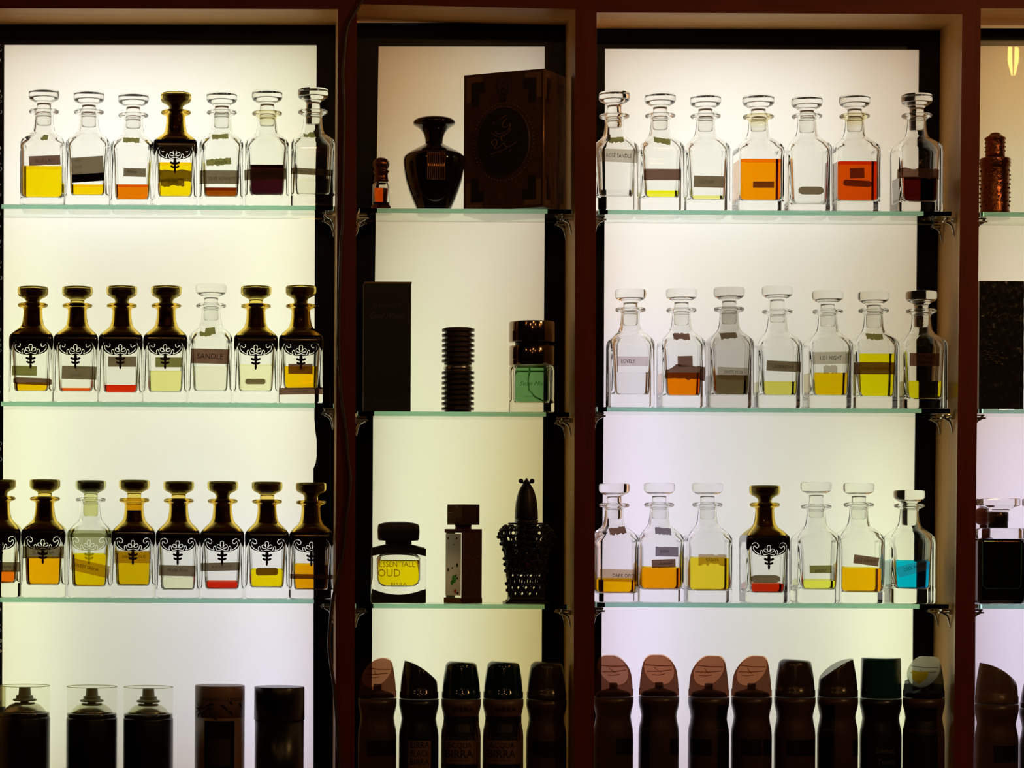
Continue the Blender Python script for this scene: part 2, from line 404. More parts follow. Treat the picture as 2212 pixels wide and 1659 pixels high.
def brackets():
    global first
    for key in SH:
        ends = {'L': [(-1, 727)], 'M': [(1, 770.5), (-1, 1241.5)], 'R': [(1, 1287), (-1, 2069.5)], 'F': [(1, 2113)]}[key[0]]
        yy = {1: 455, 2: 885, 3: 1300}[int(key[1])]
        adj = {('L', -1): (0, -2, -4), ('M', 1): (0, -1.5, -3), ('M', -1): (0, -1, -2), ('R', 1): (0, -1.5, -3), ('R', -1): (4, 0, -5), ('F', 1): (2, -2, -6)}
        for sgn, xp in ends:
            xp = xp + adj[(key[0], sgn)][int(key[1]) - 1]
            x = W(xp, yy, 0).x + sgn * 0.0006
            for q, Y in enumerate((.020, .078)):
                if first: t = br0; ch = None; first = False
                else:
                    t = br0.copy(); COL.objects.link(t)
                    for c in list(br0.children):
                        d = c.copy(); COL.objects.link(d); d.parent = t
                t.location = (x, Y, SH[key] - 0.0062); t.scale = (sgn, 1, 1)
                t['label'] = '%s chrome bracket under the %s end of the %s shelf, %s' % (('front', 'rear')[q], 'left' if sgn > 0 else 'right', lvl[int(key[1])], {'L': 'left bay', 'M': 'middle bay', 'R': 'wide right bay', 'F': 'far right bay'}[key[0]])
brackets()

# ---------------------------------------------------------------- decanters
YB = 0.042; u = U(YB)
OUT = [(0, 43.5, 10), (.4, 44.5, 10), (2, 46.6, 10), (4, 47.2, 10), (8, 47.2, 10), (120, 47.2, 10), (127, 47.2, 10.5), (133, 46.8, 12), (137.5, 45.4, 14),
       (142, 42.2, 17), (147, 37.2, 20), (152, 31.6, 22), (156, 27.4, 23), (161, 24.4, 24.2), (168, 22.4, 22.2), (178, 20.8, 20.6), (190, 19.9, 19.7), (194, 20.6, 20.4),
       (196, 24, 23.8), (197.2, 29, 28.8), (198.6, 31.6, 31.4), (201, 32.6, 32.4), (203.6, 31.9, 31.7), (205, 29.5, 29.3), (205.8, 25, 24.8), (206, 18.5, 18.3)]
def cavity(bt, wide=False):
    C = [(bt, 31, 8), (bt+.4, 32.5, 8), (bt+2, 34.6, 8.5), (bt+5, 36, 9), (bt+10, 36.6, 9), (112, 39.6, 9), (122, 40.6, 9.5), (129, 40.4, 10.5), (135, 38.4, 13),
            (140, 35, 15), (145, 30.4, 17), (150, 25.4, 19), (154, 21.6, 20), (159, 19.2, 19), (168, 17.6, 17.4), (180, 16.9, 16.7), (204, 16.9, 16.7), (205.4, 17.3, 17.1)]
    if wide: C = [(z, a + (6.0 if z < 100 else (3.2 if z < 131 else 1.0)) * (z < 148), r + (1 if z < 131 else 0)) for z, a, r in C]
    return C
def pinterp(P, z):
    if z <= P[0][0]: return P[0][1], P[0][2]
    for i in range(len(P)-1):
        if P[i][0] <= z <= P[i+1][0]:
            t = (z - P[i][0]) / max(1e-9, P[i+1][0] - P[i][0])
            return P[i][1] + t*(P[i+1][1]-P[i][1]), P[i][2] + t*(P[i+1][2]-P[i][2])
    return P[-1][1], P[-1][2]
def front_y(x, z):
    """front surface of a decanter, nominal pixels"""
    a, r = pinterp(OUT, z); x = min(abs(x), a * .999)
    if x <= a - r: return -a
    return -((a - r) + math.sqrt(max(0, r*r - (x - (a - r))**2)))
CACHE = {}
def body_mesh(kind, bt, wide=False):
    key = ('body', kind, bt, wide)
    if key in CACHE: return CACHE[key]
    rings, zz = [], []
    for z, a, r in OUT: rings.append(rrect(a*u, r*u, z*u)); zz.append(z)
    for z, a, r in reversed(cavity(bt, wide)): rings.append(rrect(a*u, r*u, z*u)); zz.append(z)
    mis = [1 if (zz[i] + zz[i+1])/2 > 128 and kind == 'amber' else (1 if kind in ('oily',) and zz[i] > 184 else 0) for i in range(len(zz)-1)]
    mb = MB().loft(rings, True, False, mis=mis)
    n = len(rings[0]); o = (len(rings)-1)*n
    mb.f.append([o + j for j in range(n)]); mb.m.append(0); mb.s.append(False)
    base = {'smoky': GLASS_S}.get(kind, GLASS)
    CACHE[key] = mb.mesh('glass_body', [base, {'amber': AMBER, 'oily': GLASS_Y}.get(kind, GLASS)]); return CACHE[key]
STP = [(12.5, 172), (14.5, 173), (15.6, 176), (16.2, 203), (15.4, 207), (15.1, 210), (15.1, 217.5), (15.8, 219.5), (19, 222), (25.5, 225), (30.5, 228), (32.6, 231.5), (33.2, 235), (33.2, 242),
       (32.6, 244.6), (31, 246), (28, 246.6), (22, 246.2)]
def stopper_mesh(kind):
    key = ('stop', kind)
    if key in CACHE: return CACHE[key]
    m = {'amber': AMBER, 'olive': OLIVEG, 'smoky': GLASS_S}.get(kind, GLASS)
    CACHE[key] = MB().lathe([(r*u, (z - 206)*u) for r, z in STP], 36).mesh('stopper', m); return CACHE[key]
def core_mesh(kind):
    key = ('core', kind)
    if key in CACHE: return CACHE[key]
    if kind == 'full': P = [(8, 176), (9.5, 205), (9, 217), (10, 220), (13, 224.5), (17, 228.5), (20.5, 232.5), (20.5, 240.5), (19, 242.4), (12, 242.6)]
    else: P = [(11, 229.8), (18, 230.4), (20.5, 233), (20.5, 240.5), (19, 242.4), (12, 242.6)]
    CACHE[key] = MB().lathe([(r*u, (z - 206)*u) for r, z in P], 28).mesh('dark_core', LINING); return CACHE[key]
def lining_mesh(lo):
    key = ('lin', lo)
    if key in CACHE: return CACHE[key]
    C = cavity(16); mb = MB(); rings = []; zz = []
    for z in (126, 129, 135, 140, 145, 150, 154, 159, 168, 180, 192, 204):
        if z > lo: continue
        a, r = pinterp(C, z); rings.append(rrect((a-.5)*u, (r-.5)*u, z*u)); zz.append(z)
    mb.loft(rings, False, False, mis=[1 if zz[i] < 152 else 0 for i in range(len(zz)-1)])
    CACHE[key] = mb.mesh('tinted_lining', [LINING, LINING2]); return CACHE[key]

# painted ornament of the dark necked decanters
def sc(pts, ox=640): return [((x - ox)/10.79, 128 - y/10.79) for x, y in pts]
VOL = sc([(226, 170), (236, 110), (270, 66), (315, 52), (365, 64), (398, 100), (398, 140), (370, 164), (340, 158), (318, 132), (296, 122), (280, 150), (284, 196), (318, 240), (372, 280), (428, 304), (456, 306), (440, 272), (442, 236), (468, 218), (492, 240), (500, 284), (528, 318), (575, 312), (640, 292)])
PET = sc([(612, 262), (560, 258), (528, 236), (524, 204), (546, 184), (580, 192), (606, 222), (622, 256)])
CEN = sc([(622, 252), (604, 196), (596, 150), (608, 120), (640, 108), (670, 122), (676, 158), (664, 206), (652, 256)])
def mir(p): return [(-x, z) for x, z in p]
def smooth_path(p, k=3):
    out = []
    n = len(p)
    for i in range(n-1):
        p0, p1, p2, p3 = p[max(0, i-1)], p[i], p[i+1], p[min(n-1, i+2)]
        for j in range(k):
            t = j/k
            out.append(tuple(0.5*((2*p1[d]) + (-p0[d]+p2[d])*t + (2*p0[d]-5*p1[d]+4*p2[d]-p3[d])*t*t + (-p0[d]+3*p1[d]-3*p2[d]+p3[d])*t**3) for d in (0, 1)))
    out.append(p[-1]); return out
STROKES = [smooth_path(p) for p in (VOL, mir(VOL), PET, mir(PET), CEN)]
def seg_dist(x, z, p):
    best = 1e9
    for i in range(len(p)-1):
        ax, az = p[i]; bx, bz = p[i+1]; dx, dz = bx-ax, bz-az; L = dx*dx+dz*dz
        t = 0 if L == 0 else max(0, min(1, ((x-ax)*dx+(z-az)*dz)/L))
        best = min(best, math.hypot(x-ax-t*dx, z-az-t*dz))
    return best
def inpoly(x, z, P):
    c = False; n = len(P)
    for i in range(n):
        x1, z1 = P[i]; x2, z2 = P[(i+1) % n]
        if (z1 > z) != (z2 > z) and x < (x2-x1)*(z-z1)/(z2-z1)+x1: c = not c
    return c
HALF = [(37.4, 124.5), (38, 119), (37.8, 114), (36.4, 108.5), (33.5, 104), (28.5, 100.5), (21, 98), (11, 96.4), (0, 95.8)]
PANEL = HALF + [(-x, z) for x, z in reversed(HALF[:-1])]
def lacquer_mesh(style):
    key = ('lac', style)
    if key in CACHE: return CACHE[key]
    hw = 0.62; V, E = [], []
    def poly(P):
        o = len(V); V.extend([Vector(p) for p in P]); E.extend([(o+i, o+(i+1) % len(P)) for i in range(len(P))])
    poly(PANEL)
    for st in STROKES:
        Lf, Rt = [], []
        for i in range(len(st)):
            a, b = st[max(0, i-1)], st[min(len(st)-1, i+1)]; d = math.hypot(b[0]-a[0], b[1]-a[1]) or 1
            nx, nz = -(b[1]-a[1])/d, (b[0]-a[0])/d
            Lf.append((st[i][0]+nx*hw, st[i][1]+nz*hw)); Rt.append((st[i][0]-nx*hw, st[i][1]-nz*hw))
        poly(Lf + Rt[::-1])
    res = geometry.delaunay_2d_cdt(V, E, [], 0, 1e-4)
    vs, fs = res[0], res[2]; keep = []
    for f in fs:
        cx = sum(vs[i].x for i in f)/len(f); cz = sum(vs[i].y for i in f)/len(f)
        if not inpoly(cx, cz, PANEL): continue
        if min(seg_dist(cx, cz, s_) for s_ in STROKES) < hw*.96: continue
        keep.append(list(f))
    mb = MB(); off = 0.3
    def P3(x, z): return (x*u, (front_y(x, z)-off)*u, z*u)
    tri = []
    for f in keep:
        a, b, c = vs[f[0]], vs[f[1]], vs[f[2]]
        tri.append(f if (b.x-a.x)*(c.y-a.y)-(b.y-a.y)*(c.x-a.x) > 0 else f[::-1])
    mb.add([P3(v.x, v.y) for v in vs], tri, 0, False)
    # band round the top of the body, running down to a drip at each corner
    a, r = 47.2, 10.0; A = a + off
    per = []
    for k in range(4):
        ang = k*PI/2
        for t in [-37.2, -36, -24, -12, 0, 12, 24, 36, 37.2]:
            zb = 124.4 if abs(t) <= 36 else 118.5
            per.append(((t, -A), ang, zb))
        for i in range(1, 8):
            th = -PI/2 + (PI/2)*i/8; w = 1 - abs(i - 4)/4.0
            per.append((((a-r) + (r+off)*math.cos(th), -(a-r) + (r+off)*math.sin(th)), ang, 118.5 - 13.5*w**1.1))
    zt = [124.6, 128, 133, 136, 138.5]
    rows = []
    for lev in range(-1, len(zt)):
        row = []
        for (x, y), ang, zb in per:
            z = zb if lev < 0 else zt[lev]
            if lev >= 0: aa, _ = pinterp(OUT, z); k_ = (aa+off)/A
            else: k_ = 1.0
            X, Yv = x*k_, y*k_
            row.append(((X*math.cos(ang)-Yv*math.sin(ang))*u, (X*math.sin(ang)+Yv*math.cos(ang))*u, z*u))
        rows.append(row)
    mb.loft(rows, False, False)
    # drop ornament below the scrolls
    def ell(cx, cz, rx, rz, rot, n=12):
        pts = [(math.cos(2*PI*i/n)*rx, math.sin(2*PI*i/n)*rz) for i in range(n)]
        c, s_ = math.cos(rot), math.sin(rot); pts = [(x*c-z*s_+cx, x*s_+z*c+cz) for x, z in pts]
        mb.add([P3(x, z) for x, z in pts], [list(range(n))], 0, False)
    ell(0, 92, 3.6, 5.5, 0); ell(0, 84, 2.7, 7, 0); ell(0, 74, 2.6, 6.4, 0)
    for s_ in (1, -1):
        ell(5*s_, 88.5, 4.6, 2.5, .25*s_); ell(8.2*s_, 89.8, 2.7, 2.4, 0)
        ell(4.6*s_, 80.6, 4.2, 2.3, .3*s_); ell(7.2*s_, 81.8, 2.5, 2.2, 0)
    CACHE[key] = mb.mesh('lacquer_scrollwork', {'worn': OLIVEF}.get(style, LACQ)); return CACHE[key]

def strip(mb, cx, cz, w, h, rot, shape, surf, seed=0, mi=0, th=0.35):
    """a paper sticker that follows the surface; all in nominal pixels"""
    rnd = random.Random(seed); nx = 12; c, s_ = math.cos(math.radians(rot)), math.sin(math.radians(rot))
    cols = []
    for i in range(nx+1):
        x = -w/2 + w*i/nx; t = h/2; b = -h/2
        e = min(i, nx-i)/nx
        if shape == 'round': k = min(1, 0.6 + e*5); t *= k; b *= k
        if shape == 'hex': k = min(1, 0.45 + e*4.5); t *= k; b *= k
        if shape == 'torn': t += rnd.uniform(-.12, .05)*h; b += rnd.uniform(-.04, .16)*h*(1 if abs(i-nx/2) > 2 else 1.5)
        if shape == 'ripped': t += rnd.uniform(-.05, .03)*h - (0.5*h if i < 3 else 0)*rnd.random(); b += rnd.uniform(-.05, .28)*h*i/nx
        if shape == 'scrap': t -= (0.55*h if i < 5 else 0)*rnd.random(); b += rnd.uniform(0, .2)*h
        cols.append((x, t, b))
    V = []; nr = 4
    for lay in (1, 0.15):
        for x, t, b in cols:
            for j in range(nr):
                z = b + (t-b)*j/(nr-1); X, Z = x*c - z*s_ + cx, x*s_ + z*c + cz
                V.append((X*u, surf(X, Z, th*lay)*u, Z*u))
    F = []; n = (nx+1)*nr
    for i in range(nx):
        for j in range(nr-1):
            a = i*nr+j; F.append([a, a+nr, a+nr+1, a+1]); F.append([n+a, n+a+1, n+a+nr+1, n+a+nr])
        for j in (0, nr-1):
            a = i*nr+j; q = [a, n+a, n+a+nr, a+nr]; F.append(q if j == 0 else q[::-1])
    for i in (0, nx):
        for j in range(nr-1):
            a = i*nr+j; q = [a, a+1, n+a+1, n+a]; F.append(q if i == 0 else q[::-1])
    mb.add(V, F, mi, False)

def decanter(row, cx, kind, ring, top, liq, stickers, label, core='full', lo=204, rz=0.0, Y=YB, w=94.4, wide=False):
    """ring / top / liquid levels and stickers are read off the photograph in pixels"""
    zs = SH[row]; c0 = W(cx, ring, Y); grp = {'L': 'left', 'M': 'middle', 'R': 'wide right'}[row[0]]
    t = thing('perfume_decanter', label, 'perfume bottle', (c0.x, Y, zs + 0.0002), 'decanters on the %s shelf of the %s bay' % (lvl[int(row[1])], grp), math.radians(rz))
    sz = (c0.z - zs)/(201*u); ztop = W(cx, top, Y).z - zs; raise_ = ztop - 246.6*u*sz
    raise_ = max(-14*u, raise_); kx = w/94.4
    bt = 16
    if liq: bt = max(7, min(30, round((W(cx, liq[1], Y).z - zs)/(u*sz) / 2)*2))
    g = {'amber': 'amber', 'clear': 'clear', 'oily': 'oily', 'smoky': 'smoky', 'worn': 'clear'}[kind]
    b = obj('glass_body', body_mesh(g, bt, wide), parent=t); b.scale = (kx, kx, sz)
    s = obj('stopper', stopper_mesh({'amber': 'amber', 'worn': 'olive', 'smoky': 'smoky'}.get(kind, 'clear')), parent=t)
    s.location = (0, 0, 206*u*sz + raise_ + 0.00002); s.scale = (kx, kx, sz)
    if kind in ('amber', 'worn'):
        obj('dark_core', core_mesh(core if kind == 'amber' else 'disc'), parent=s)
        l = obj('lacquer_scrollwork', lacquer_mesh('worn' if kind == 'worn' else 'black'), parent=t, label='painted scrollwork panel with a drop ornament'); l.scale = (kx, kx, sz)
    if kind == 'amber':
        q = obj('tinted_lining', lining_mesh(lo), parent=t); q.scale = (kx, kx, sz)
    if liq:
        lt = (W(cx, liq[0], Y).z - zs)/(u*sz); C = cavity(bt, wide)
        zz = [z for z, _, _ in C if z < lt - 1.5]; rings = []
        for z in zz + [lt - 1.0, lt]:
            a, r = pinterp(C, z); d = .45 if z > bt + 1 else .5
            rings.append(rrect((a-d)*u, max(1, r-d)*u, (max(z, bt) + (.4 if z == bt else 0.2))*u))
        q = obj('liquid', MB().loft(rings), liquid_mat(liq[2]), t); q.scale = (kx, kx, sz)
    Yf = Y - 47.2*u
    for i, st in enumerate(stickers):
        x0, x1, y0, y1, rot, tone = st[:6]; shape = st[6] if len(st) > 6 else 'rect'; txt = st[7] if len(st) > 7 else None
        th = st[8] if len(st) > 8 else 8.5; tw = st[9] if len(st) > 9 else None; tdx, tdz = st[10] if len(st) > 10 else (0, 0)
        zm = W((x0+x1)/2, (y0+y1)/2, Yf)
        sx, sz_ = (zm.x - c0.x)/u/kx, (zm.z - zs)/u/sz
        off = .5 if kind == 'amber' else .1
        surf = lambda X, Z, th_, o_=off: front_y(X, Z) - o_ - th_
        mb = MB(); strip(mb, sx, sz_, (x1-x0), (y1-y0), rot, shape, surf, seed=int(cx)+i)
        p = obj('sticker', mb, PAPERS[tone[0]], t); p.scale = (kx, kx, sz)
        if len(tone) > 1:                                       # dark printed foot of the label
            mb2 = MB(); strip(mb2, sx + .6, sz_ - (y1-y0)*.335, (x1-x0)-1, (y1-y0)*.32, rot, 'rect', lambda X, Z, th_: front_y(X, Z) - off - .4 - th_, th=.1)
            obj('printed_band', mb2, P_BLK, p)
        if txt:
            mt = MB(); c_, s_ = math.cos(math.radians(rot)), math.sin(math.radians(rot))
            lines = txt.split('\n')
            for li, line in enumerate(lines):
                oz = tdz + ((len(lines)-1)/2 - li)*th*1.5
                def place(X, Z, oz=oz):
                    X, Z = X/u + tdx, Z/u + oz
                    xx, zz_ = X*c_ - Z*s_ + sx, X*s_ + Z*c_ + sz_
                    return (xx*u, (front_y(xx, zz_) - off - .5)*u, zz_*u)
                hand = shape == 'hand' or line != line.upper()
                put_text(mt, line, th*u, place, (tw*u if tw else None), shear=.2 if hand else 0)
            obj('lettering', mt, INK, p)
    return t

D = decanter
YEL, LEM, ORG = (246, 214, 0), (226, 218, 8), (205, 118, 0)
D('L1', 95, 'clear', 242, 196, (365, 432, (246, 212, 0)), [(88, 103, 290, 304, -6, 'o', 'scrap'), (63, 130, 337, 357, 2.5, 'm', 'rect', 'BLUE LADY', 7.5, 42, (2, 0))],
  'clear decanter half full of bright yellow liquid, first on the top left shelf', wide=True)
D('L1', 192, 'clear', 243, 200, (404, 428, (228, 202, 0)), [(155, 224, 340, 392, 4, 'dk', 'rect', 'NAJD\n\nROUH\n\nOUD', 4.4, 16, (-20, 6))],
  'clear decanter with a large square label, black along its foot, over yellow liquid')
D('L1', 288, 'clear', 250, 205, (404, 437, (206, 118, 0)), [(266, 301, 296, 309, -2, 'o', 'torn'), (267, 315, 364, 382, -1.5, 'd', 'rect', 'ASEEL', 6.5, 22, (-6, 2))],
  'shortest clear decanter on the top left shelf, shallow orange liquid')
D('L1', 380, 'amber', 244, 202, (357, 431, (224, 210, 0)), [(343, 413, 368, 395, 0, 'd', 'torn'), (347, 398, 386, 404, 2, 'd', 'torn', 'LUBAR', 7, 22, (2, 0))],
  'only dark necked decanter on the top left shelf, yellow liquid behind torn labels')
D('L1', 479, 'clear', 244, 202, (411, 430, (132, 66, 0)), [(458, 493, 288, 301, 3, 'o', 'torn'), (446, 499, 343, 358, 4.5, 'o', 'torn', 'Shafa', 7, 26, (4, 0)), (432, 516, 369, 397, 0, 'd', 'rect', 'OUD KUWAITE', 7, 58, (6, -3))],
  'clear decanter with a thin brown layer under a wide taped label')
D('L1', 577, 'oily', 246, 198, (362, 428, (44, 10, 16)), [(528, 618, 366, 388, 1.5, 'd', 'rect', 'ORCHID MUST', 7, 52, (4, 0))],
  'clear decanter of dark maroon liquid, top left shelf')
D('L1', 676, 'clear', 243, 193, (392, 426, (236, 234, 214)), [(656, 690, 283, 297, 0, 'o', 'scrap'), (629, 719, 365, 378, -3, 'd', 'rect', 'WHITE MUSK SUPER', 6, 72, (2, 0))],
  'last decanter beside the post on the top left shelf, colourless liquid')
D('L2', 71, 'amber', 660, 620, (829, 848, (246, 190, 0)), [(26, 79, 791, 811, -1, 'o'), (29, 112, 817, 831, -2, 'm', 'round')],
  'first dark necked decanter on the middle left shelf, two taped strips above yellow liquid')
D('L2', 167, 'amber', 661, 620, (842, 849, (214, 92, 0)), [(134, 208, 792, 819, -1.5, 'd', 'rect', 'JASMIN', 5, 26, (-8, -7))],
  'dark necked decanter with a trace of orange liquid, middle left shelf', core='disc')
D('L2', 263, 'amber', 661, 619, (834, 851, (205, 46, 8)), [(234, 294, 771, 792, 0, 'd')],
  'dark necked decanter with a shallow red layer, middle left shelf')
D('L2', 359, 'amber', 661, 619, (804, 849, (218, 216, 146)), [(336, 393, 773, 793, 0, 'o')],
  'dark necked decanter of pale greenish liquid left of the clear bottle')
D('L2', 456, 'clear', 661, 615, (794, 848, (232, 234, 208)), [(431, 465, 708, 727, 8, 'o', 'scrap'), (413, 495, 755, 785, -1, 'm', 'rect', 'SANDLE', 11, 56, (0, 0))],
  'only clear decanter on the middle left shelf, handwritten label')
D('L2', 553, 'amber', 662, 619, (790, 848, (240, 238, 190)), [(530, 573, 819, 830, 0, 'd', 'round')],
  'dark necked decanter of colourless liquid with a small rounded sticker, right of the clear bottle', core='disc')
D('L2', 650, 'amber', 662, 618, (794, 838, (248, 192, 0)), [(623, 675, 787, 807, 0, 'm', 'rect', 'SABY', 7, 26, (4, 0)), (604, 697, 838, 852, 1, 'm', 'rect', 'SHAHRAZAD', 5.5, 40, (-4, 0))],
  'last decanter beside the post on the middle left shelf, orange yellow liquid')
D('L3', 1, 'amber', 1077, 1036, (1235, 1259, (246, 116, 10)), [(-36, 43, 1215, 1235, 0, 'd', 'rect', 'KHAMRIL', 6, 40, (10, 0))],
  'dark necked decanter cut off by the left edge of the photo')
D('L3', 97, 'amber', 1078, 1036, (1205, 1265, (248, 170, 0)), [(50, 137, 1181, 1206, 0, 'd', 'rect', 'SULTANA', 7, 46, (0, 0))],
  'dark necked decanter full of orange liquid under a dark label, lowest left shelf', core='disc')
D('L3', 196, 'worn', 1080, 1038, (1198, 1267, (218, 198, 0)), [(153, 237, 1215, 1240, -12, 't', 'rect', 'SWEET SABHA', 7, 52, (-8, 0))],
  'worn olive decanter with a tilted label over yellow liquid', core='disc')
D('L3', 290, 'amber', 1081, 1037, (1195, 1266, (208, 184, 4)), [(247, 325, 1190, 1216, 0, 't', 'rect', 'DEHN AL OUD', 6, 50, (4, 0))],
  'dark necked decanter of dull yellow liquid right of the worn olive one', core='disc', lo=181)
D('L3', 386, 'amber', 1082, 1040, (1247, 1275, (222, 222, 190)), [(344, 422, 1222, 1244, -1, 'd', 'rect', 'MUSK RIJAL', 6.5, 46, (2, 0))],
  'dark necked decanter with little colourless liquid, lowest left shelf', core='disc')
D('L3', 481, 'amber', 1083, 1040, (1257, 1273, (196, 38, 14)), [(434, 518, 1216, 1233, 1.5, 'd', 'rect', 'BLACKROUSE', 6, 43, (3, 0))],
  'dark necked decanter with a shallow red layer, lowest left shelf')
D('L3', 577, 'amber', 1084, 1041, (1231, 1270, (234, 214, 0)), [(553, 600, 1227, 1243, 1, 'm', 'round')],
  'dark necked decanter of yellow liquid with one rounded sticker, lowest left shelf', core='disc')
D('L3', 672, 'amber', 1086, 1043, (1220, 1273, (246, 168, 0)), [(627, 719, 1241, 1251, -.5, 'm')],
  'last decanter beside the post on the lowest left shelf, orange with a narrow strip')

D('R1', 1327, 'clear', 252, 200, (416, 424, (240, 236, 226)), [(1316, 1349, 294, 308, 3, 'o', 'torn'), (1296, 1378, 323, 350, -2, 'l', 'rect', 'ROSE SANDLE', 8, 54, (0, 0))],
  'first clear decanter on the top shelf of the wide bay, pale wide label, nearly empty')
D('R1', 1426, 'clear', 251, 204, (417, 433, (232, 226, 66)), [(1414, 1449, 296, 311, -9, 'o', 'torn'), (1391, 1471, 366, 389, 0, 'm')],
  'clear decanter with a lilac brown band and a thin yellow layer, top shelf')
D('R1', 1524, 'clear', 252, 208, (428, 437, (228, 226, 150)), [(1499, 1563, 381, 405, -1, 'd', 'rect', 'SULTHAN', 7, 32, (-5, 0))],
  'clear decanter with a pale film of liquid under a brown label, wide bay top shelf')
D('R1', 1638, 'oily', 253, 208, (350, 439, (226, 146, 0)), [(1627, 1671, 393, 406, 0, 'm')],
  'tall filled decanter of golden orange liquid with a small dark sticker', w=97, wide=True)
D('R1', 1743, 'clear', 252, 211, None, [(1725, 1779, 404, 420, 0, 'd', 'hex')],
  'empty clear decanter with a six sided brown sticker')
D('R1', 1846, 'oily', 252, 208, (355, 440, (202, 78, 4)), [(1836, 1867, 364, 385, 2, 'm'), (1822, 1882, 390, 403, -3, 'm', 'round')],
  'clear decanter of deep orange red liquid, top shelf of the wide bay', wide=True)
D('R1', 1980, 'clear', 251, 205, (388, 441, (62, 8, 6)), [(1941, 2028, 364, 386, -1, 'm', 'torn')],
  'last decanter on the wide bay top shelf, dark maroon liquid below a brown band')
D('R2', 1362, 'clear', 670, 626, (807, 855, (240, 234, 226)), [(1333, 1401, 771, 790, 0, 'p', 'rect', 'LOVELY', 8, 30, (-10, 0))],
  'clear decanter of colourless liquid with a faint pink label')
D('R2', 1472, 'clear', 671, 625, (808, 857, (224, 128, 0)), [(1456, 1491, 719, 734, 0, 'm', 'torn'), (1464, 1496, 770, 792, 2, 'm'), (1438, 1523, 790, 820, -4, 'm', 'ripped')],
  'clear decanter of orange liquid with ragged brown tape across it')
D('R2', 1575, 'smoky', 669, 622, (813, 856, (112, 98, 62)), [(1558, 1593, 718, 732, 3, 'd', 'torn'), (1550, 1615, 795, 820, -2, 'l', 'rect', 'WHITE MUSK', 6.5, 42, (2, 3))],
  'smoky decanter of murky brown liquid')
D('R2', 1679, 'clear', 674, 620, (827, 857, (208, 202, 92)), [(1656, 1730, 781, 802, -2, 'd', 'rect', 'LEGENDARY', 6.5, 52, (2, -1))],
  'tallest stoppered clear decanter with shallow pale yellow liquid, middle shelf')
D('R2', 1788, 'clear', 674, 629, (808, 858, (218, 198, 0)), [(1756, 1838, 761, 786, 1, 'l', 'rect', '1001 NIGHT', 8.5, 46, (-2, 0)), (1779, 1808, 790, 808, 0, 'l', 'torn')],
  'clear decanter with a wide see-through label above dull yellow liquid')
D('R2', 1887, 'clear', 672, 631, (767, 859, (242, 230, 0)), [(1874, 1909, 720, 734, -2, 'o', 'torn'), (1847, 1933, 784, 808, 0, 'm', 'rect', 'SWEET BLOSSOM', 5.5, 58, (0, 0))],
  'clear decanter filled with the brightest yellow liquid, brown band across it')
D('R2', 1990, 'clear', 673, 630, (826, 864, (234, 232, 24)), [(1965, 2029, 764, 790, -.5, 'm', 'rect', 'Oud\nMukhmal', 6.5, 38, (4, 0))],
  'last decanter beside the post on the wide bay middle shelf, yellow liquid')
D('R3', 1327, 'clear', 1092, 1045, (1252, 1281, (248, 180, 0)), [(1318, 1354, 1139, 1155, 5, 'm', 'torn'), (1295, 1378, 1231, 1256, -1, 't', 'rect', 'DARK OPIO', 7.5, 46, (10, 0))],
  'first clear decanter on the lowest shelf of the wide bay, amber liquid under tan tape', wide=True)
D('R3', 1424, 'clear', 1091, 1044, (1227, 1274, (244, 156, 0)), [(1417, 1451, 1140, 1156, -5, 'g', 'torn'), (1416, 1465, 1182, 1202, -1, 'g', 'rect', 'SOFT', 6.5, 19, (-5, 0)), (1408, 1459, 1209, 1226, 2, 'm', 'rect', 'Layali', 7, 28, (6, 0))],
  'clear decanter of orange liquid with two small stickers, lowest shelf', wide=True)
D('R3', 1528, 'clear', 1091, 1044, (1206, 1276, (226, 212, 44)), [(1509, 1569, 1197, 1222, 0, 't', 'torn', 'RABAYA', 6.5, 27, (0, 0))],
  'clear decanter of cloudy yellow liquid left of the dark necked one', wide=True)
D('R3', 1652, 'amber', 1091, 1049, (1262, 1280, (184, 42, 8)), [(1622, 1685, 1243, 1259, 0, 'd', 'hex')],
  'only dark necked decanter in the wide right bay, red layer at its foot')
D('R3', 1763, 'clear', 1095, 1042, (1254, 1273, (226, 224, 84)), [(1749, 1796, 1222, 1238, 1, 'o', 'rect', 'AHDAS', 6, 25, (0, -3))],
  'clear decanter with a thin yellow layer right of the dark necked one')
D('R3', 1855, 'clear', 1091, 1044, (1228, 1279, (240, 178, 0)), [(1844, 1898, 1202, 1220, -7, 'm', 'rect', 'ALF ZAHRA', 7, 41, (0, 0))],
  'clear decanter of golden liquid with a small tilted label', wide=True)
D('R3', 1964, 'clear', 1093, 1062, (1213, 1271, (0, 172, 252)), [(1938, 2008, 1217, 1239, 15, 'c', 'rect', 'COOL WATER', 7.5, 46, (2, 2))],
  'decanter of bright blue liquid')

# ---------------------------------------------------------------- things of the narrow middle bay
BRONZE = pbr('dark_bronze', (0.16, 0.06, 0.025), 0.25, 0.8, bump=0.15, bscale=200)
BRASS = pbr('worn_brass', (0.40, 0.20, 0.07), 0.16, 1.0)
VASE = pbr('dark_brown_glass', (0.012, 0.006, 0.004), 0.08, coat=0.6)
def at(px, key, Y, lift=0.0): return Vector((W(px, 700, Y).x if False else W(px, {1: 450, 2: 885, 3: 1300}.get(int(key[1]), 1650), Y).x, Y, SH[key] + 0.0002 + lift))

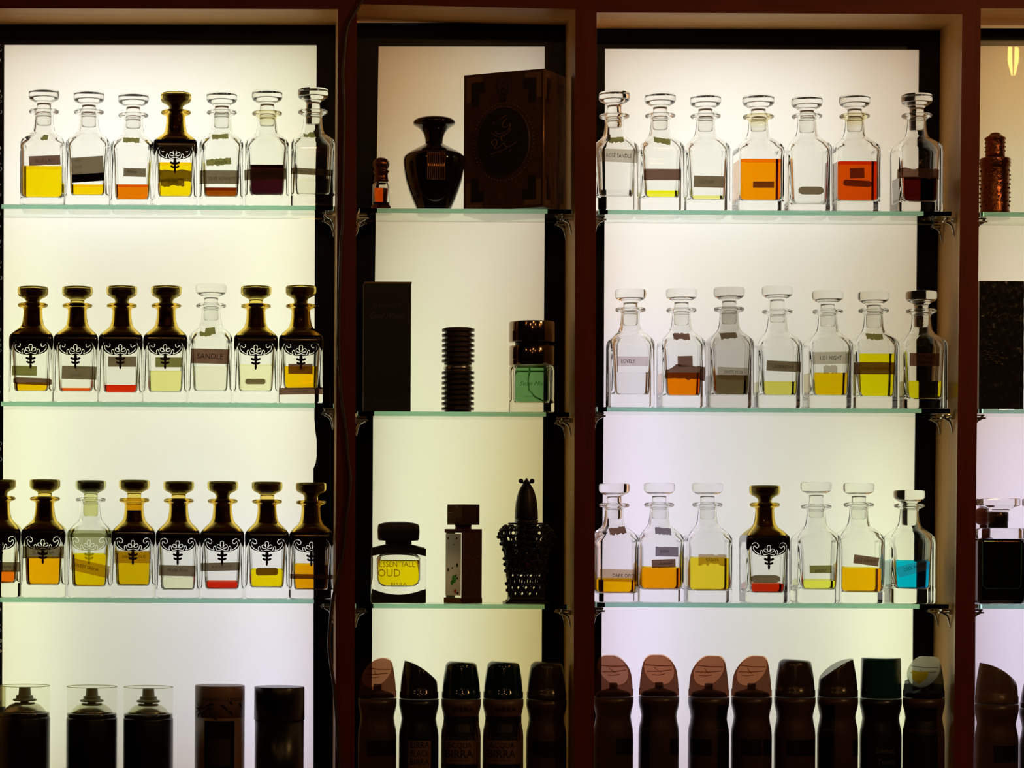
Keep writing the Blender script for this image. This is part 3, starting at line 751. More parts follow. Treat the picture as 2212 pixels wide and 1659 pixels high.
# small attar flask
Y = .03; q = U(Y); t = thing('attar_flask', 'small bronze capped flask of orange perfume oil beside the black vase', 'perfume bottle', at(823, 'M1', Y))
obj('base', MB().lathe([(r*q, z*q) for r, z in [(22.5, 0), (23, 1.5), (22, 4), (21.5, 8), (19.6, 11), (19, 13)]], 28), BRONZE, t)
mb = MB(); O = [(18.4, 13), (18.8, 15), (18.8, 54), (17.5, 58), (14, 60.5), (11, 61)]; I = [(9, 61), (12, 58.5), (14, 55), (14.6, 52), (14.6, 18), (12, 15.6)]
mb.lathe([(r*q, z*q) for r, z in O + I], 28); obj('glass_body', mb, GLASS, t)
obj('liquid', MB().lathe([(12*q, 16.2*q), (14.2*q, 19*q), (14.2*q, 46.5*q), (14*q, 47*q)], 28), liquid_mat((214, 84, 0)), t)
P = [(14.5, 61.2), (16.6, 63), (15.6, 66), (14.6, 72), (14.4, 79), (16.8, 83), (17.4, 85), (14.5, 87), (13.6, 90), (16.2, 95), (17.2, 100), (16.4, 106), (12.8, 111), (7, 113.6), (1, 114)]
mb = MB(); n = 40; rings = []
for r, z in P:
    k = 0.05 if z > 88 else 0.0
    rings.append([(r*q*(1 + k*math.cos(8*2*PI*j/n))*math.cos(2*PI*j/n), r*q*(1 + k*math.cos(8*2*PI*j/n))*math.sin(2*PI*j/n), z*q) for j in range(n)])
mb.loft(rings); obj('cap', mb, BRONZE, t)

# black vase bottle
Y = .048; q = U(Y); t = thing('vase_bottle', 'black glossy urn shaped perfume bottle with flared mouth beside the brown box', 'perfume bottle', at(937, 'M1', Y))
P = [(33, 0), (35, 1), (37, 5), (45, 22), (54, 44), (62, 68), (66.5, 92), (68.2, 112), (67, 120), (60, 127), (48, 134), (34, 141), (23, 146.5), (20, 149)]
obj('body', MB().lathe([(r*q*.98, z*q) for r, z in P], 48), VASE, t)
P = [(19, 149.2), (19.2, 156), (20.5, 163), (24, 172), (30, 180), (38, 186), (44, 189), (46, 193), (44.5, 198), (38, 202.5), (24, 206), (8, 208), (1, 208.4)]
obj('stopper', MB().lathe([(r*q, z*q) for r, z in P], 40), VASE, t)
mb = MB(); R_ = 69
for i in range(9):
    x = -16.4 + 4.1*i; mb.tube([(x*q, -67.6*q, 63*q), (x*q, -67.6*q, 119*q)], 1.7*q, 10)
mb.box(-19*q, 19*q, -67.4*q, -63*q, 62*q, 120*q)
obj('label_plate', mb, BRASS, t, 'ribbed brass label plate')

# brown perfume carton with a medallion
q = U(.04); t = thing('perfume_box', 'large brown perfume box with an oval medallion, turned to show its right side', 'box', (W(1171, 450, 0).x, -0.016, SH['M1'] + .0002), rz=math.radians(-29))
CARD = pbr('brown_card', (0.085, 0.030, 0.017), 0.36, bump=0.5, bscale=90, var=0.35)
CARDL = pbr('light_brown_card', (0.20, 0.095, 0.055), 0.45); CARDD = pbr('dark_card', (0.014, 0.007, 0.006), 0.4)
GOLDE = pbr('gilt_edge', (0.50, 0.25, 0.12), 0.35, 0.6)
Wb, Db, Hb = 186*q, 124*q, 294*q
obj('carton', MB().box(-Wb, 0, 0, Db, 0, Hb, bev=.8*q), CARD, t)
mb = MB(); mb.tube([(-.5*q, -.5*q, 2*q), (-.5*q, -.5*q, Hb-2*q)], 1.5*q, 8); obj('gilt_edging', mb, GOLDE, t)
def motif(fx, fz, place):
    m1, m2 = MB(), MB()
    for m_, Lp in ((m1, [(6, 6), (44, 6), (44, 17), (17, 17), (17, 60), (6, 60)]), (m2, [(19, 19), (48, 19), (48, 40), (36, 40), (36, 70), (19, 70)])):
        vs = [place(fx(p), fz(r_)) for p, r_ in Lp]; m_.add(vs, [[0, 1, 2, 3], [0, 3, 4, 5]], 0, False)
    p_ = obj('corner_motif', m1, CARDL, t); obj('stepped_dark_print', m2, CARDD, p_)  # darker printed step of the corner motif
for sx in (0, 1):
    for sz_ in (0, 1):
        motif(lambda a, s_=sx: (-Wb + a*q) if s_ == 0 else -a*q, lambda b, s_=sz_: (b*q if s_ == 0 else Hb - b*q), lambda x, z: (x, -.0003, z))
        motif(lambda a, s_=sx: (a*q*.72) if s_ == 0 else Db - a*q*.72, lambda b, s_=sz_: (b*q if s_ == 0 else Hb - b*q), lambda x, z: (.0003, x, z))
mb = MB(); cx, cz, rx, rz_ = -Wb*.50, Hb*.49, 60*q, 74*q
n = 48; V = [(cx + rx*math.cos(2*PI*i/n), -.0022, cz + rz_*math.sin(2*PI*i/n)) for i in range(n)]
V2 = [(x, -.0002, z) for x, y, z in [(cx + (rx+2*q)*math.cos(2*PI*i/n), 0, cz + (rz_+2*q)*math.sin(2*PI*i/n)) for i in range(n)]]
mb.add(V + V2, [list(range(n))] + [[i, n+i, n+(i+1) % n, (i+1) % n] for i in range(n)], 0, False); md_ = obj('medallion', mb, CARDD, t)
mb = MB()
for i in range(64):
    a = 2*PI*i/64; mb.ball((cx + (rx+9*q)*math.cos(a), -.0006, cz + (rz_+9*q)*math.sin(a)), 1.7*q, 6)
mb.tube([(cx + (rx+1*q)*math.cos(2*PI*i/64), -.0012, cz + (rz_+1*q)*math.sin(2*PI*i/64)) for i in range(64)], .8*q, 5, closed=True)
obj('beaded_ring', mb, CARDL, md_)
def cal(p): return [(cx + (x-50)*q*.8, -.003, cz + (50-y)*q*.8 + 14*q) for x, y in smooth_path(p, 4)]
mb = MB()
for p in ([(60, 8), (52, 16), (48, 26), (58, 30), (72, 22), (68, 34), (52, 44), (36, 46), (28, 38)], [(16, 42), (30, 50), (44, 54), (60, 48), (74, 34)], [(40, 10), (52, 2), (60, -2)],
          [(24, 78), (18, 66), (28, 60), (34, 70), (26, 84), (40, 82), (52, 72), (58, 80), (66, 84), (78, 78), (90, 70)], [(48, 66), (46, 56), (52, 48)], [(14, 100), (30, 96), (46, 92), (62, 86)], [(70, 94), (74, 90)], [(40, 92), (44, 98)], [(20, 20), (26, 14)]):
    mb.tube(cal(p), 1.2*q, 5)
obj('calligraphy', mb, CARDL, md_)
mb = MB()
for s_ in (-1, 1):
    mb.tube([(cx + s_*(4 + 20*math.sin(k/9*2.6))*q*.5, -.0006, cz + rz_ + (12 + k*6.2)*q) for k in range(10)], .9*q, 5)
for k in range(4): mb.tube([(cx - (9-k*2)*q, -.0006, cz + rz_ + (14+k*12)*q), (cx, -.0006, cz + rz_ + (20+k*12)*q), (cx + (9-k*2)*q, -.0006, cz + rz_ + (14+k*12)*q)], .8*q, 5)
obj('embossed_crest', mb, CARDD, t)

# tall dark blue carton
Y0 = .035; q = U(Y0); t = thing('perfume_carton', 'tall narrow dark blue perfume carton at the left of the middle shelf', 'box', at(836, 'M2', Y0))
NAVY = pbr('navy_card', (0.002, 0.006, 0.014), 0.5)
obj('carton', MB().box(-51*q, 51*q, 0, 40*q, 0, 280*q, bev=.6*q), NAVY, t)
mb = MB().box(-50*q, 52*q, -.6*q, 40.6*q, 278*q, 282*q, bev=.4*q); obj('lid_edge', mb, pbr('gilt_card', (0.22, 0.13, 0.05), 0.4, 0.3), t)
FAINT = pbr('faint_print', (0.06, 0.07, 0.09), 0.5)
mb = MB(); pz = lambda X, Z, dz=0: (X, -.0003, Z + dz)
put_text(mb, 'DAVIDOFF', 8*q, lambda X, Z: (X, -.0003, Z + 231*q), 60*q, spacing=1.1)
put_text(mb, 'Cool Water', 13*q, lambda X, Z: (X, -.0003, Z + 209*q), 74*q, shear=.4)
put_text(mb, 'EAU DE TOILETTE', 4.5*q, lambda X, Z: (X, -.0003, Z + 22*q), 52*q)
obj('lettering', mb, FAINT, t)

# ribbed cylinder
Y0 = .05; q = U(Y0); t = thing('ribbed_bottle', 'dark ribbed cylindrical perfume bottle in the centre of the middle shelf', 'perfume bottle', at(989, 'M2', Y0))
RIB = pbr('ribbed_brown_metal', (0.060, 0.036, 0.030), 0.35, 0.3)
def ribbed(z0, z1, n0, zr0):
    P = [(28.5, z0)]
    for i in range(n0):
        z = zr0 + i*11.1; P += [(29, z-.1), (34.8, z), (35.2, z+.4), (35.2, z+5.4), (34.8, z+5.8), (29, z+5.9)]
    P += [(28.5, z1)]; return MB().lathe([(r*q, z*q) for r, z in P], 40, smooth=False)
obj('body', ribbed(0, 93, 8, 6.5), RIB, t)
obj('cap', ribbed(108, 184, 7, 109.5), RIB, t)
obj('collar', MB().lathe([(r*q, z*q) for r, z in [(30, 93.2), (32, 95), (32, 99), (30, 101), (30, 107.8)]], 36), CHROME, t)
MOUND = [(0, 0)]
sl = MB()
for i in range(8): sl.tube([((8)*q, -36.4*q, (9.1 + i*11.1)*q), (26*q, -25.4*q, (9.1 + i*11.1)*q)], .7*q, 4)
obj('slots', sl, BLACKM, t)

# green perfume
Y0 = .045; q = U(Y0); t = thing('green_perfume', 'square green perfume bottle with a bronze cylinder cap at the right of the middle shelf', 'perfume bottle', at(1148, 'M2', Y0), rz=math.radians(-6))
mb = MB(); R = lambda a, r, z: rrect(a*q, r*q, z*q)
O = [(0, 45, 8), (1, 47.5, 9), (3, 48.5, 10), (8, 48.5, 10), (90, 48.5, 10), (97, 47.5, 10), (100.5, 45, 10), (102, 40, 12), (102.5, 20, 18)]
I = [(102.2, 17, 16), (98, 20, 17), (96, 36, 10), (93, 38.5, 9), (28, 38.5, 9), (22, 37, 9), (20.5, 34, 9)]
mb.loft([R(a, r, z) for z, a, r in O + I]); obj('glass_body', mb, GLASS, t)
obj('liquid', MB().loft([R(a, r, z) for z, a, r in [(21, 33.5, 9), (22.6, 36.4, 9), (28, 38, 9), (88, 38, 9), (95, 37, 9)]]), liquid_mat((104, 158, 112)), t)
GUN = pbr('bronze_chrome', (0.30, 0.20, 0.14), 0.12, 1.0)
obj('shoulder_ring', MB().lathe([(r*q, z*q) for r, z in [(47.5, 103), (48.4, 104), (48.4, 144), (47.6, 145), (40, 145.4)]], 48), GUN, t)
obj('neck_gap', MB().lathe([(r*q, z*q) for r, z in [(36, 145.6), (36, 153)]], 36), BLACKM, t)
obj('cap', MB().lathe([(r*q, z*q) for r, z in [(42, 153.2), (48.6, 153.6), (49.2, 155), (49.2, 195), (48.4, 197), (44, 198)]], 48), GUN, t)
mb = MB(); mb.tube([(-4*q, -2*q, 94*q), (-8*q, 0, 74*q), (-6*q, 0, 50*q), (8*q, 0, 34*q), (28*q, 0, 24*q)], 1.8*q, 6); obj('dip_tube', mb, glass('dip_tube', (0.72, 0.80, 0.74), 1.3), t)
mb = MB(); put_text(mb, 'Sean Mist', 9*q, lambda X, Z: (X + 2*q, -48.9*q, Z + 62*q), 56*q, shear=.4)
put_text(mb, 'eau de toilette', 3.2*q, lambda X, Z: (X - 4*q, -48.9*q, Z + 35*q), 22*q); put_text(mb, '75 ml', 2.6*q, lambda X, Z: (X - 4*q, -48.9*q, Z + 26*q), 9*q); obj('lettering', mb, film('green_ink', (0.05, 0.16, 0.07), (0, .01, 0)), t)

# square bottle with black shoulders and a yellow window
Y0 = .040; q = U(Y0); t = thing('oud_bottle', 'stout clear bottle with black cap and yellow perfume on the lowest middle shelf', 'perfume bottle', at(860, 'M3', Y0))
def rb(a, b, r, z): return rrect(a*q, r*q, z*q, b=b*q)
mb = MB(); O = [(0, 57, 24, 7), (1, 58.4, 25.4, 8), (5, 59, 26, 8), (98, 59, 26, 8), (110, 58, 25.4, 8), (118, 54, 24, 9), (122, 46, 21, 10), (124.5, 30, 17, 12)]
I = [(124.2, 14, 12, 10), (112, 18, 13, 10), (104, 40, 16, 8), (100, 45, 17, 8), (96, 47, 17.5, 8), (52, 46.5, 17.5, 8), (42, 43, 16.5, 8), (36.5, 34, 14, 8), (35, 20, 10, 8)]
mb.loft([rb(a, b, r, z) for z, a, b, r in O + I]); obj('glass_body', mb, GLASS, t)
mb = MB(); L = [(35.6, 19.5, 9.8, 8), (37, 33.6, 13.6, 8), (42.5, 42.5, 16, 8), (52, 46, 17, 8), (93, 46.5, 17, 8)]
mb.loft([rb(a, b, r, z) for z, a, b, r in L]); obj('liquid', mb, liquid_mat((244, 214, 0)), t)
mb = MB()
def fy(x): return -26.4
top_ = [(-58 + 116*i/24) for i in range(25)]
lowT = lambda x: 101 + 7.5*(1-(x/58)**2)
V = [(x*q, (-26.4 - .2)*q, z*q) for x in top_ for z in (lowT(x), 120.0 - 2*(x/58)**4)]
mb.add(V, [[2*i, 2*i+2, 2*i+3, 2*i+1] for i in range(24)], 0, False)
for y_, s_ in ((26.6, 1),): mb.add([(x*q, y_*q, z*q) for x in top_ for z in (lowT(x), 120.0)], [[2*i, 2*i+1, 2*i+3, 2*i+2] for i in range(24)], 0, False)
mb.loft([rb(a, b, r, z) for z, a, b, r in [(117, 57.8, 26.8, 9), (121.4, 49, 23, 10), (125.2, 34, 18, 12), (126, 29, 15, 12)]], False, True)
obj('black_shoulder', mb, BLACKM, t)
mb = MB(); lowB = lambda x: 31 - 12.5*(1-(x/58)**2)
mb.add([(x*q, -26.6*q, z*q) for x in top_ for z in (0.6, lowB(x))], [[2*i, 2*i+2, 2*i+3, 2*i+1] for i in range(24)], 0, False)
mb.add([(x*q, 26.6*q, z*q) for x in top_ for z in (0.6, lowB(x))], [[2*i, 2*i+1, 2*i+3, 2*i+2] for i in range(24)], 0, False)
obj('black_foot', mb, BLACKM, t)
mb = MB(); P = [(126.2, 28, 17), (134, 28, 17), (135, 42, 20), (138, 44, 21), (155, 45, 22), (166, 44, 22), (170, 42, 21), (173.5, 30, 18), (175.4, 14, 10)]
mb.loft([rb(a, b, 10 if a > 12 else 6, z) for z, a, b in P]); obj('cap', mb, BLACKM, t)
mb = MB()
put_text(mb, 'ESSENTIALLY', 12*q, lambda X, Z: (X + 1*q, -26.9*q, Z + 84*q), 86*q); put_text(mb, 'OUD', 16*q, lambda X, Z: (X - 21*q, -26.9*q, Z + 65*q), 48*q)
put_text(mb, 'BIRRA', 7*q, lambda X, Z: (X + 0*q, -26.9*q, Z + 40.5*q), 34*q); obj('lettering', mb, film('brown_ink', (0.10, 0.05, 0.01), (.02, .01, 0)), t)

# slim bottle with a cube cap, seen on its edge
Y0 = .044; q = U(Y0); t = thing('cube_cap_bottle', 'slim square bottle with a bronze cube cap, one corner forward', 'perfume bottle', at(1000, 'M3', Y0), rz=math.radians(-54))
GRILL = pbr('bronze_mesh', (0.10, 0.040, 0.022), 0.4, 0.5, bump=1.0, bscale=420)
PALEP = pbr('silver_plate', (0.90, 0.90, 0.82), 0.42, 1.0)
obj('glass_body', MB().loft([rrect(27*q, 3*q, z*q) for z in (12, 13, 155, 157)]), glass('window_glass', (0.96, .97, .9)), t)
mb = MB().box(27.2*q, 28.8*q, -28.6*q, 28.6*q, 12*q, 157*q, bev=.4*q); obj('bronze_cladding', mb, GRILL, t)
mb = MB().box(-25*q, 25*q, -28.8*q, -27.4*q, 17*q, 150*q, bev=.5*q); e_ = obj('specked_plate', mb, PALEP, t, 'pale shiny plate with coloured specks')
for (a, z, r, c_) in ((4, 52, 6.5, (.10, .42, .08)), (-3, 44, 4, (.10, .42, .08)), (8, 26, 3.4, (.6, .03, .01)), (12, 140, 2, (.01, .01, .01)), (-16, 140, 2, (.01, .01, .01)), (14, 82, 3, (.02, .03, .01)), (-2, 76, 1.8, (.01, .01, .01)), (-15, 72, 3, (.03, .03, .02)), (11, 60, 2, (.02, .02, .01)), (15, 54, 2, (.01, .01, .01)), (16, 22, 2.4, (.01, .01, .01)), (2, 126, 1.4, (.03, .03, .02))):
    n = 10; mb = MB(); mb.add([((a + r*1.2*math.cos(2*PI*i/n))*q, -29.0*q, (z + r*1.4*math.sin(2*PI*i/n))*q) for i in range(n)], [list(range(n))], 0, False)
    obj('speck', mb, film('speck_%d' % int(c_[0]*100 + c_[1]*10), c_, (.01, .01, .01)), e_)
obj('plinth', MB().box(-30*q, 30*q, -30*q, 30*q, 0, 12*q, bev=1.5*q), BRONZE, t)
mb = MB().box(-29*q, 29*q, -29*q, 29*q, 152*q, 160*q, bev=1*q); obj('top_plate', mb, BRONZE, t)
obj('neck', MB().lathe([(18*q, 160*q), (18*q, 169*q)], 24), BRONZE, t)
obj('cap', MB().box(-25*q, 25*q, -25*q, 25*q, 169*q, 213*q, bev=.8*q), pbr('cap_bronze', (0.07, 0.038, 0.022), 0.35, 0.4), t)
mb = MB()
def wire(pts): mb.tube([(-y*q, -25.4*q, z*q) for y, z in pts], .7*q, 4)
wire([(18, 208), (18, 196), (8, 196), (8, 208)]); wire([(13, 202), (13, 199)]); wire([(18, 202), (8, 202)])
wire([(-6, 210), (-10, 205), (-14, 210)]); wire([(12, 182), (14, 178), (11, 176)]); wire([(-20, 172), (-18, 186), (-12, 176), (-8, 184), (-4, 172)]); wire([(-23, 171), (20, 171)])
obj('inlay', mb, BRASS, t)

# filigree flask
Y0 = .05; q = U(Y0); t = thing('filigree_flask', 'black openwork metal flask with a pointed dome stopper', 'perfume bottle', at(1136, 'M3', Y0))
FIL = pbr('black_filigree', (0.016, 0.012, 0.010), 0.4, 0.5)
mb = MB().box(-47*q, 47*q, -34*q, 34*q, 0, 4*q, bev=1*q); mb.loft([rrect(43*q, 4*q, 4*q, b=31*q), rrect(37*q, 4*q, 11*q, b=27*q), rrect(38*q, 4*q, 14*q, b=28*q)]); obj('foot', mb, FIL, t)
prof = [(14, 37), (40, 39), (70, 42), (85, 43), (105, 46), (125, 50), (145, 57), (158, 56), (168, 46), (174, 34)]
def rad(z):
    for i in range(len(prof)-1):
        if prof[i][0] <= z <= prof[i+1][0]:
            k = (z-prof[i][0])/(prof[i+1][0]-prof[i][0]); return prof[i][1] + k*(prof[i+1][1]-prof[i][1])
    return prof[-1][1] if z > 100 else prof[0][1]
mb = MB(); DZ = .60
def loop(phi, z, a, b, rot=0, r=1.7, n=12):
    pts = []
    for i in range(n):
        th = 2*PI*i/n; du, dv = a*math.cos(th), b*math.sin(th)
        c, s_ = math.cos(rot), math.sin(rot); du, dv = du*c-dv*s_, du*s_+dv*c
        R0 = rad(z+dv); A = phi + du/R0; pts.append((R0*math.cos(A)*q, R0*DZ*math.sin(A)*q, (z+dv)*q))
    mb.tube(pts, r*q, 5, closed=True)
rows = [(21, 7, 6, 14, 0), (34, 7, 6, 14, .5), (47, 6, 7.5, 14, 0), (60, 8, 5, 12, .5), (72, 9, 6.5, 12, 0), (85, 8, 7, 12, .5), (99, 9, 6.5, 12, 0), (112, 8, 7, 12, .5), (126, 9, 7, 12, 0), (139, 10, 7, 12, .5), (152, 10, 6.5, 12, 0), (163, 8, 5, 12, .5)]
for z, a, b, n, ph in rows:
    for j in range(n):
        phi = 2*PI*(j+ph)/n; loop(phi, z, a, b, 0, 2.4)
        if 60 < z < 130: loop(phi, z, a*.5, b*.5, .6, 2.0, 8)
for z in (14, 54, 92, 118, 133, 158, 172):
    mb.tube([(rad(z)*math.cos(2*PI*i/40)*q, rad(z)*DZ*math.sin(2*PI*i/40)*q, z*q) for i in range(40)], 2.0*q, 5, closed=True)
for s_ in (-1, 1):
    for dz_, dx_ in ((150, 58), (143, 60), (157, 55), (128, 54), (116, 49), (96, 47), (84, 46), (70, 44), (42, 42), (28, 40)): mb.ball((s_*dx_*q, 0, dz_*q), 4.4*q, 8)
obj('openwork_body', mb, FIL, t)
mb = MB().lathe([(r*q, z*q) for r, z in [(17, 70), (25, 78), (27, 96), (22, 106), (19, 112), (22, 122), (23, 150), (21, 166), (24, 170), (26, 180)]], 32); obj('inner_vessel', mb, BLACKG, t)
GEM = pbr('dark_red_gem', (0.14, 0.02, 0.015), 0.2)
mb = MB(); mb.ball((0, -26*q, 84*q), 4*q, 8); obj('gem', mb, GEM, t)
mb = MB(); mb.tube([(-2*q, -24*q, 152*q), (14*q, -24*q, 154*q)], 1.2*q, 5); mb.tube([(-2*q, -24*q, 148*q), (14*q, -24*q, 147*q)], 1.0*q, 5); obj('ruby_inlay', mb, GEM, t)
mb = MB(); n = 32; rings = []
for r, z in [(20, 180), (24, 181), (24.5, 184), (24, 200), (22.8, 215), (20.5, 228), (17, 241), (12, 252), (7.5, 258), (5, 260)]:
    rings.append([(r*q*(1 + .05*abs(math.cos(3*(2*PI*j/n)+PI/2)))*math.cos(2*PI*j/n), r*q*(1+.05*abs(math.cos(3*(2*PI*j/n)+PI/2)))*math.sin(2*PI*j/n), z*q) for j in range(n)])
mb.loft(rings)
for a in (-PI/2, -PI/2-1.05, -PI/2+1.05):
    mb.tube([(r*1.03*math.cos(a)*q, r*1.03*math.sin(a)*q, z*q) for r, z in [(24.5, 184), (24, 200), (22.8, 215), (20.5, 228), (17, 241), (12, 252)]], 1.1*q, 5)
st = obj('stopper', mb, FIL, t)
mb = MB()
for s_ in (-1, 1): mb.ball((s_*12*q, 0, 264*q), 5.6*q, 10); mb.tube([(0, 0, 257*q), (s_*10*q, 0, 262*q)], 2.4*q, 6)
mb.ball((0, 0, 262*q), 6*q, 10); mb.ball((0, 0, 268*q), 2.6*q, 8); obj('finial', mb, FIL, st)

# ---------------------------------------------------------------- bottom row: body sprays
def spray_body(q, Zt, w=43.0):
    """profile of a waisted aerosol, z from its foot up to the cap (Zt px)"""
    return [(w-4, 0), (w-1, 2), (w, 6), (w, Zt-84), (w-1, Zt-70), (w-4, Zt-56), (w-5.6, Zt-44), (w-4, Zt-34), (w-1.2, Zt-22), (w, Zt-14), (w, Zt-2)]
def body_spray(x0, x1, top, Y, label, cut, capm, bodym, capz=82, lens=None, marks=(), txt=None, seam=True, smooth_top=False, cat='deodorant', grp='body sprays along the bottom shelf'):
    q = U(Y); xc = (x0+x1)/2; w = (x1-x0)/2 - .6; base = W(xc, 1600, Y); t = thing('body_spray', label, cat, (base.x, Y, SHZ + .0002), grp)
    H = (W(xc, top, Y).z - SHZ)/q; Zc = H - capz
    n = 40; mb = MB().lathe([(r*q, z*q) for r, z in spray_body(q, Zc, w)], n); b = obj('can', mb, bodym, t)
    mb = MB()
    def ztop(x, y):                                      # cutting surface of the cap, px above the cap foot
        k, a = cut
        if k == 'front': d = -(x*math.sin(a) + y*math.cos(a)) if False else (x*math.sin(a) - y*math.cos(a)); return capz - 29 - d*.98
        if k == 'side': d = x*a; s_ = (d + w)/(2*w); return capz*(1 - .60*max(0, s_)**1.9)
        if k == 'back': d = x*a; return capz - 5*((d+w)/(2*w))**2 - 2
        return capz
    rings = []; zs_ = [0, 2, 14, 15.2, 26, 36, 45, 53, 60, 66, 71, 75, 78, 80, 81.4, 82.4]
    for i, z in enumerate(zs_):
        z = z*capz/82.4; f = z/capz
        if cut[0] == 'flat': r = w - .5 - 2*f - (3 if i == len(zs_)-1 else 0)
        else: r = (w - .6 if f < .18 else w - 1.8 - 9.5*max(0, (f-.18)/.82)**1.5)
        if cut[0] in ('back',) and f > .9: r -= 10*(f-.9)/.1
        row = []
        for j in range(n):
            a = 2*PI*j/n; x, y = r*math.cos(a), r*math.sin(a); row.append((x*q, y*q, (Zc + min(z, max(4, ztop(x, y))))*q))
        rings.append(row)
    # close the top with concentric rings lying on the cutting surface
    last = rings[-1]
    for f in (() if lens else (.8, .55, .3, .08)):
        row = []
        for j in range(n):
            x, y = last[j][0]/q*f, last[j][1]/q*f; zt_ = min(capz, max(4, ztop(x, y))); row.append((x*q, y*q, (Zc + zt_)*q))
        rings.append(row)
    mb.loft(rings, not lens, not lens)
    if lens and capm is CAPK:                            # the rear of this cap is clear above its middle
        for fi, f in enumerate(mb.f):
            cyy = sum(mb.v[i][1] for i in f)/len(f); czz = sum(mb.v[i][2] for i in f)/len(f)/q - Zc
            if cyy > 0 and czz > 30: mb.m[fi] = 1
    c = obj('cap', mb, [capm, CAPCL], t)
    if lens: obj('spray_valve', MB().lathe([(r*q, (Zc + z)*q) for r, z in [(w-4, .4), (w-8, 8), (16, 14), (9, 16), (9, 27), (7, 28)]], 24), BLKCAN, c)
    if lens:
        mb = MB(); a = cut[1]; R1 = w - 13
        # facet lying on the slanted cut
        pts = []
        ux, uy = math.sin(a), -math.cos(a)               # towards the viewer side
        for j in range(36):
            th = 2*PI*j/36; s1, s2 = math.cos(th), math.sin(th)
            d = s1*(w-9.0) + 1.0; e = s2*(w-8.5)*(1 - .06*s1)
            x, y = ux*d - uy*e, uy*d + ux*e; z = capz - 29 - (x*math.sin(a) - y*math.cos(a))*.98 + 1.0
            pts.append((x*q, y*q, (Zc+min(z, capz+1.5))*q))
        mb.add(pts, [list(range(36))], 0, False); L_ = obj('slanted_facet', mb, lens, c)
        mb = MB()
        for (s1, e1, s2_, e2, r_) in ((-.25, -.85, -.2, .85, 1.1), (.15, -.8, .05, .8, .9), (-.1, -.3, .2, .1, .7), (.35, -.5, .3, .3, .8)):
            def P_(s1, s2):
                d = s1*(w-9)+1; e = s2*(w-9); x, y = ux*d - uy*e, uy*d + ux*e
                return (x*q, y*q, (Zc + capz - 28 - (x*math.sin(a)-y*math.cos(a))*.98 + 1.0)*q)
            mb.tube([P_(s1, e1), P_((s1+s2_)/2 + .05, (e1+e2)/2), P_(s2_, e2)], r_*q, 5)
        obj('facet_relief', mb, film('relief_grey', (0.35, 0.38, 0.36), (.03, .03, .03)) if lens is FACETY else film('relief_brown', (0.30, 0.14, 0.08), (.05, .02, .01)), L_)
        if lens is FACETY:
            mb = MB(); V = [P_(s1, e1) for s1, e1 in ((.02, -.75), (.10, -.2), (.05, .35), (.5, .30), (.85, -.05), (.55, -.55))]
            mb.add([(x, y - .0006, z + .0006) for x, y, z in V], [list(range(6))], 0, False); obj('yellow_reflection_paint', mb, YPATCH, L_)  # yellow painted in for a reflection on the clear cap face
    def patch(xa, xb, za, zb, mat, nm):
        m_ = MB(); V = []; k = 10
        for i in range(k+1):
            a = math.asin(max(-.985, min(.985, (xa + (xb-xa)*i/k)/w)))
            for z in (za, zb):
                r = prof_r(z) + .35; V.append((r*math.sin(a)*q, -r*math.cos(a)*q, z*q))
        m_.add(V, [[2*i, 2*i+2, 2*i+3, 2*i+1] for i in range(k)], 0, False); return obj(nm, m_, mat, b)
    PR = spray_body(q, Zc, w)
    def prof_r(z):
        for i in range(len(PR)-1):
            if PR[i][1] <= z <= PR[i+1][1]:
                k = (z-PR[i][1])/(PR[i+1][1]-PR[i][1]); return PR[i][0] + k*(PR[i+1][0]-PR[i][0])
        return w
    for (xa, xb, ya, yb, mat, nm) in marks:             # pixels in the photo
        za, zb = (W(xc, yb, Y).z - SHZ)/q, (W(xc, ya, Y).z - SHZ)/q
        k = max(1, int((zb-za)//14))
        for i in range(k): patch(xa-xc, xb-xc, za + (zb-za)*i/k, za + (zb-za)*(i+1)/k, mat, nm)
    if txt:
        mb = MB()
        for (s_, h, y_, wd_, dx) in txt[1]:
            z = (W(xc, y_, Y).z - SHZ)/q
            def place(X, Z, z=z, dx=dx):
                a = math.asin(max(-.98, min(.98, (X/q + dx)/w))); r = prof_r(z + Z/q) + .8
                return (r*math.sin(a)*q, -r*math.cos(a)*q, (z*q + Z))
            put_text(mb, s_, h*q, place, wd_*q)
            if len(txt[1]) == 2: obj('lettering', mb, txt[0], b); mb = MB()
        if mb.v: obj('lettering', mb, txt[0], b)
    return t
TANB = pbr('tan_can', (0.125, 0.068, 0.050), 0.4)
BROWNB = pbr('brown_can', (0.060, 0.029, 0.021), 0.35, var=.15, bscale=40); BROWNC = pbr('brown_cap', (0.085, 0.045, 0.030), 0.3)
TANC = glass('facet_amber', (0.95, 0.62, 0.40), 1.2); BLKCAN = pbr('black_can', (0.008, 0.007, 0.009), 0.3)
FACET = film('facet_tan', (0.75, 0.32, 0.13), (0.10, 0.045, 0.02))
FACETD = film('facet_brown', (0.62, 0.34, 0.22), (0.08, 0.035, 0.02))
def frost(name, tint, tr):
    m, nt, out = nodemat(name)
    a_ = nt.nodes.new('ShaderNodeBsdfTransparent'); b_ = nt.nodes.new('ShaderNodeBsdfTranslucent'); c_ = nt.nodes.new('ShaderNodeAddShader')
    a_.inputs[0].default_value = (*tint, 1); b_.inputs[0].default_value = (*tr, 1)
    nt.links.new(a_.outputs[0], c_.inputs[0]); nt.links.new(b_.outputs[0], c_.inputs[1]); nt.links.new(c_.outputs[0], out.inputs[0]); return m
FACETY = frost('facet_clear', (0.25, 0.28, 0.25), (0.70, 0.72, 0.68)); YPATCH = frost('yellow_reflection_paint', (0.30, 0.18, 0.01), (0.70, 0.45, 0.02))
